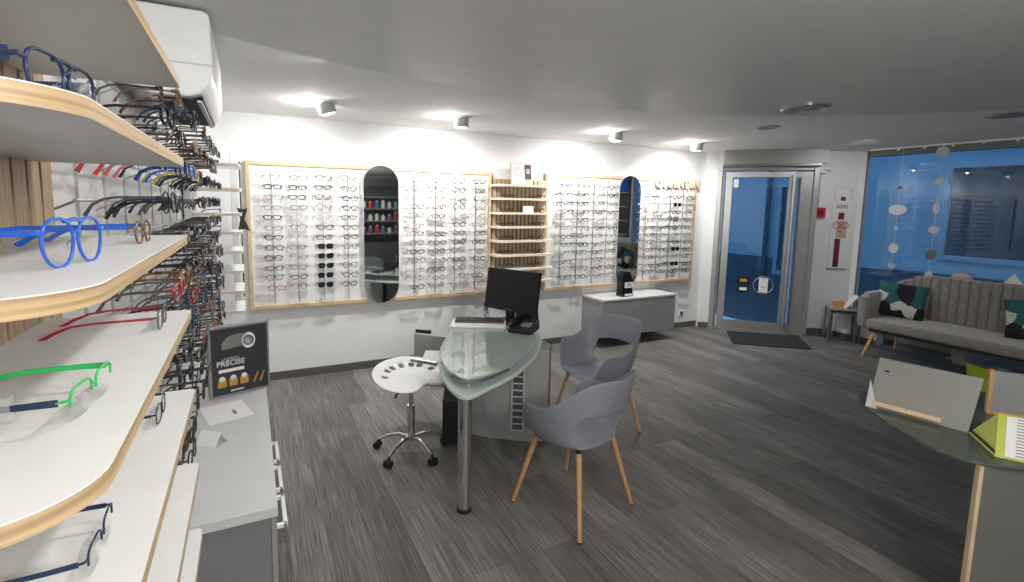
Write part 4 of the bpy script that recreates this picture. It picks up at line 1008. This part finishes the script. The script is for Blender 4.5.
bxx = thing('grey_display_box', 'grey box with wood edge standing behind the leaflet stand on the counter', 'box', (3.148, .983, .7505))
Tg = xf((0, 0, 0), (.55, -.80, 0), (.02, .02, 1))
MB().box(.015, .38, 0, .205, -.015, 0.01, 'cabg', Tg).build('body', bxx, smooth=False)
MB().box(0, .015, 0, .21, -.015, .012, 'leg', Tg).build('wood_edge', bxx, smooth=False)
MB().box(0, .38, .0, .016, .0125, .02, 'leg', Tg).build('bottom_rail', bxx, smooth=False)
lh = thing('leaflet_stand', 'yellow-green triangular leaflet stand with printed white sheet on the counter', 'leaflet stand', (0, 0, 0))
A_, B_, C_ = Vector((2.778, .910, .751)), Vector((2.60, .767, .751)), Vector((2.79, .83, .87))
E_ = Vector((.5, -.87, 0))*.42
MB().add([A_, B_, C_, A_+E_, B_+E_, C_+E_], [(0, 1, 2), (5, 4, 3), (0, 3, 4, 1), (0, 2, 5, 3)], 'yel').add([B_, C_, C_+E_, B_+E_], [(0, 3, 2, 1)], 'yel').build('body', lh, smooth=False)
nB = (C_-B_).cross(E_).normalized(); nB = nB if nB.z > 0 else -nB
q0 = B_+(C_-B_)*.05+E_*.06+nB*.001; q1 = B_+(C_-B_)*.95+E_*.06+nB*.001
MB().add([q0, q1, q1+E_*.9, q0+E_*.9, q0+nB*.001, q1+nB*.001, q1+E_*.9+nB*.001, q0+E_*.9+nB*.001], [(4, 5, 6, 7), (0, 1, 5, 4), (1, 2, 6, 5), (2, 3, 7, 6), (3, 0, 4, 7)], 'paper').build('sheet', lh, smooth=False)
tl_ = MB()
for k in range(13):
    s0 = .08+k*.068
    for g0, g1 in ((.05, .45), (.5, .9)):
        p = B_+(C_-B_)*s0+E_*(.08+g0)+nB*.0025; q = B_+(C_-B_)*s0+E_*(.08+g1-random.random()*.08)+nB*.0025; dz = (C_-B_)*.022
        tl_.add([p, q, q+dz, p+dz], [(0, 1, 2, 3)], 'cabd')
tl_.build('printed_lines', lh, smooth=False)
nA = (B_-A_).cross(C_-A_).normalized(); nA = nA if nA.dot(Vector((-1, -.5, 0))) > 0 else -nA
p0 = A_+(C_-A_)*.06+nA*.001; p1 = B_+(C_-B_)*.06+nA*.001; dz = Vector((.004, .004, .014))
MB().add([p0, p1, p1+dz, p0+dz], [(0, 1, 2, 3)], 'ink').build('printed_band', lh, smooth=False)

# ------------------------------------------------------------ product unit at the rear (seen in the mirrors)
ru = thing('product_shelf_unit', 'dark shelf unit of boxed products reflected in the left mirror', 'shelf unit', (1.9, -2.0, 0))
MB().box(0, 2.4, -.40, -.36, 0, 2.3, 'shop').box(0, .04, -.36, 0, 0, 2.3, 'shop').box(2.36, 2.4, -.36, 0, 0, 2.3, 'shop').box(.04, 2.36, -.36, 0, 2.1, 2.3, 'shop').box(.04, 2.36, -.36, -.01, 0, .75, 'shop').build('cabinet', ru, smooth=False)
for z in (.95, 1.25, 1.55, 1.82): MB().box(.04, 2.36, -.36, 0, z, z+.03, 'cabd').build('shelf', ru, smooth=False)
pc_ = [mat('pack_colour', c, .5) for c in ((.5, .04, .04), (.05, .15, .4), (.6, .6, .6), (.1, .35, .3), (.25, .1, .3), (.7, .65, .55))]
random.seed(11)
cnt = 0
for zi, z in enumerate((.98, 1.28, 1.58)):
    for k in range(14):
        x = 1.9+.12+k*.155; hh_ = random.uniform(.10, .19)
        mb = MB().prism(rrect(-.035, .035, -.03, .03, .01, 3), 0, hh_, pc_[random.randrange(6)]).lathe([(.02, hh_), (.02, hh_+.02), (.012, hh_+.022)], 'white', 10)
        o = mb.build('product_bottle', loc=(x, -2.08, z+.0005)); tag(o, f'care product bottle, {["lower", "middle", "upper"][zi]} shelf, reflected in the left mirror', 'bottle', f'care products on the {["lower", "middle", "upper"][zi]} rear shelf')

rd = thing('rear_display_unit', 'dark wall display with white shelves above the sofa end, reflected in the right mirror', 'display unit', (7.348, .95, 1.05))
MB().box(-.04, 0, 0, .70, 0, 1.3, 'shop').build('backboard', rd, smooth=False)
for k in range(4): MB().box(-.14, -.04, .02, .68, .05+k*.3, .065+k*.3, 'white').build('shelf', rd, smooth=False)
MB().box(-.055, -.041, .40, .66, 1.0, 1.26, G['blue']).build('poster', rd, smooth=False)
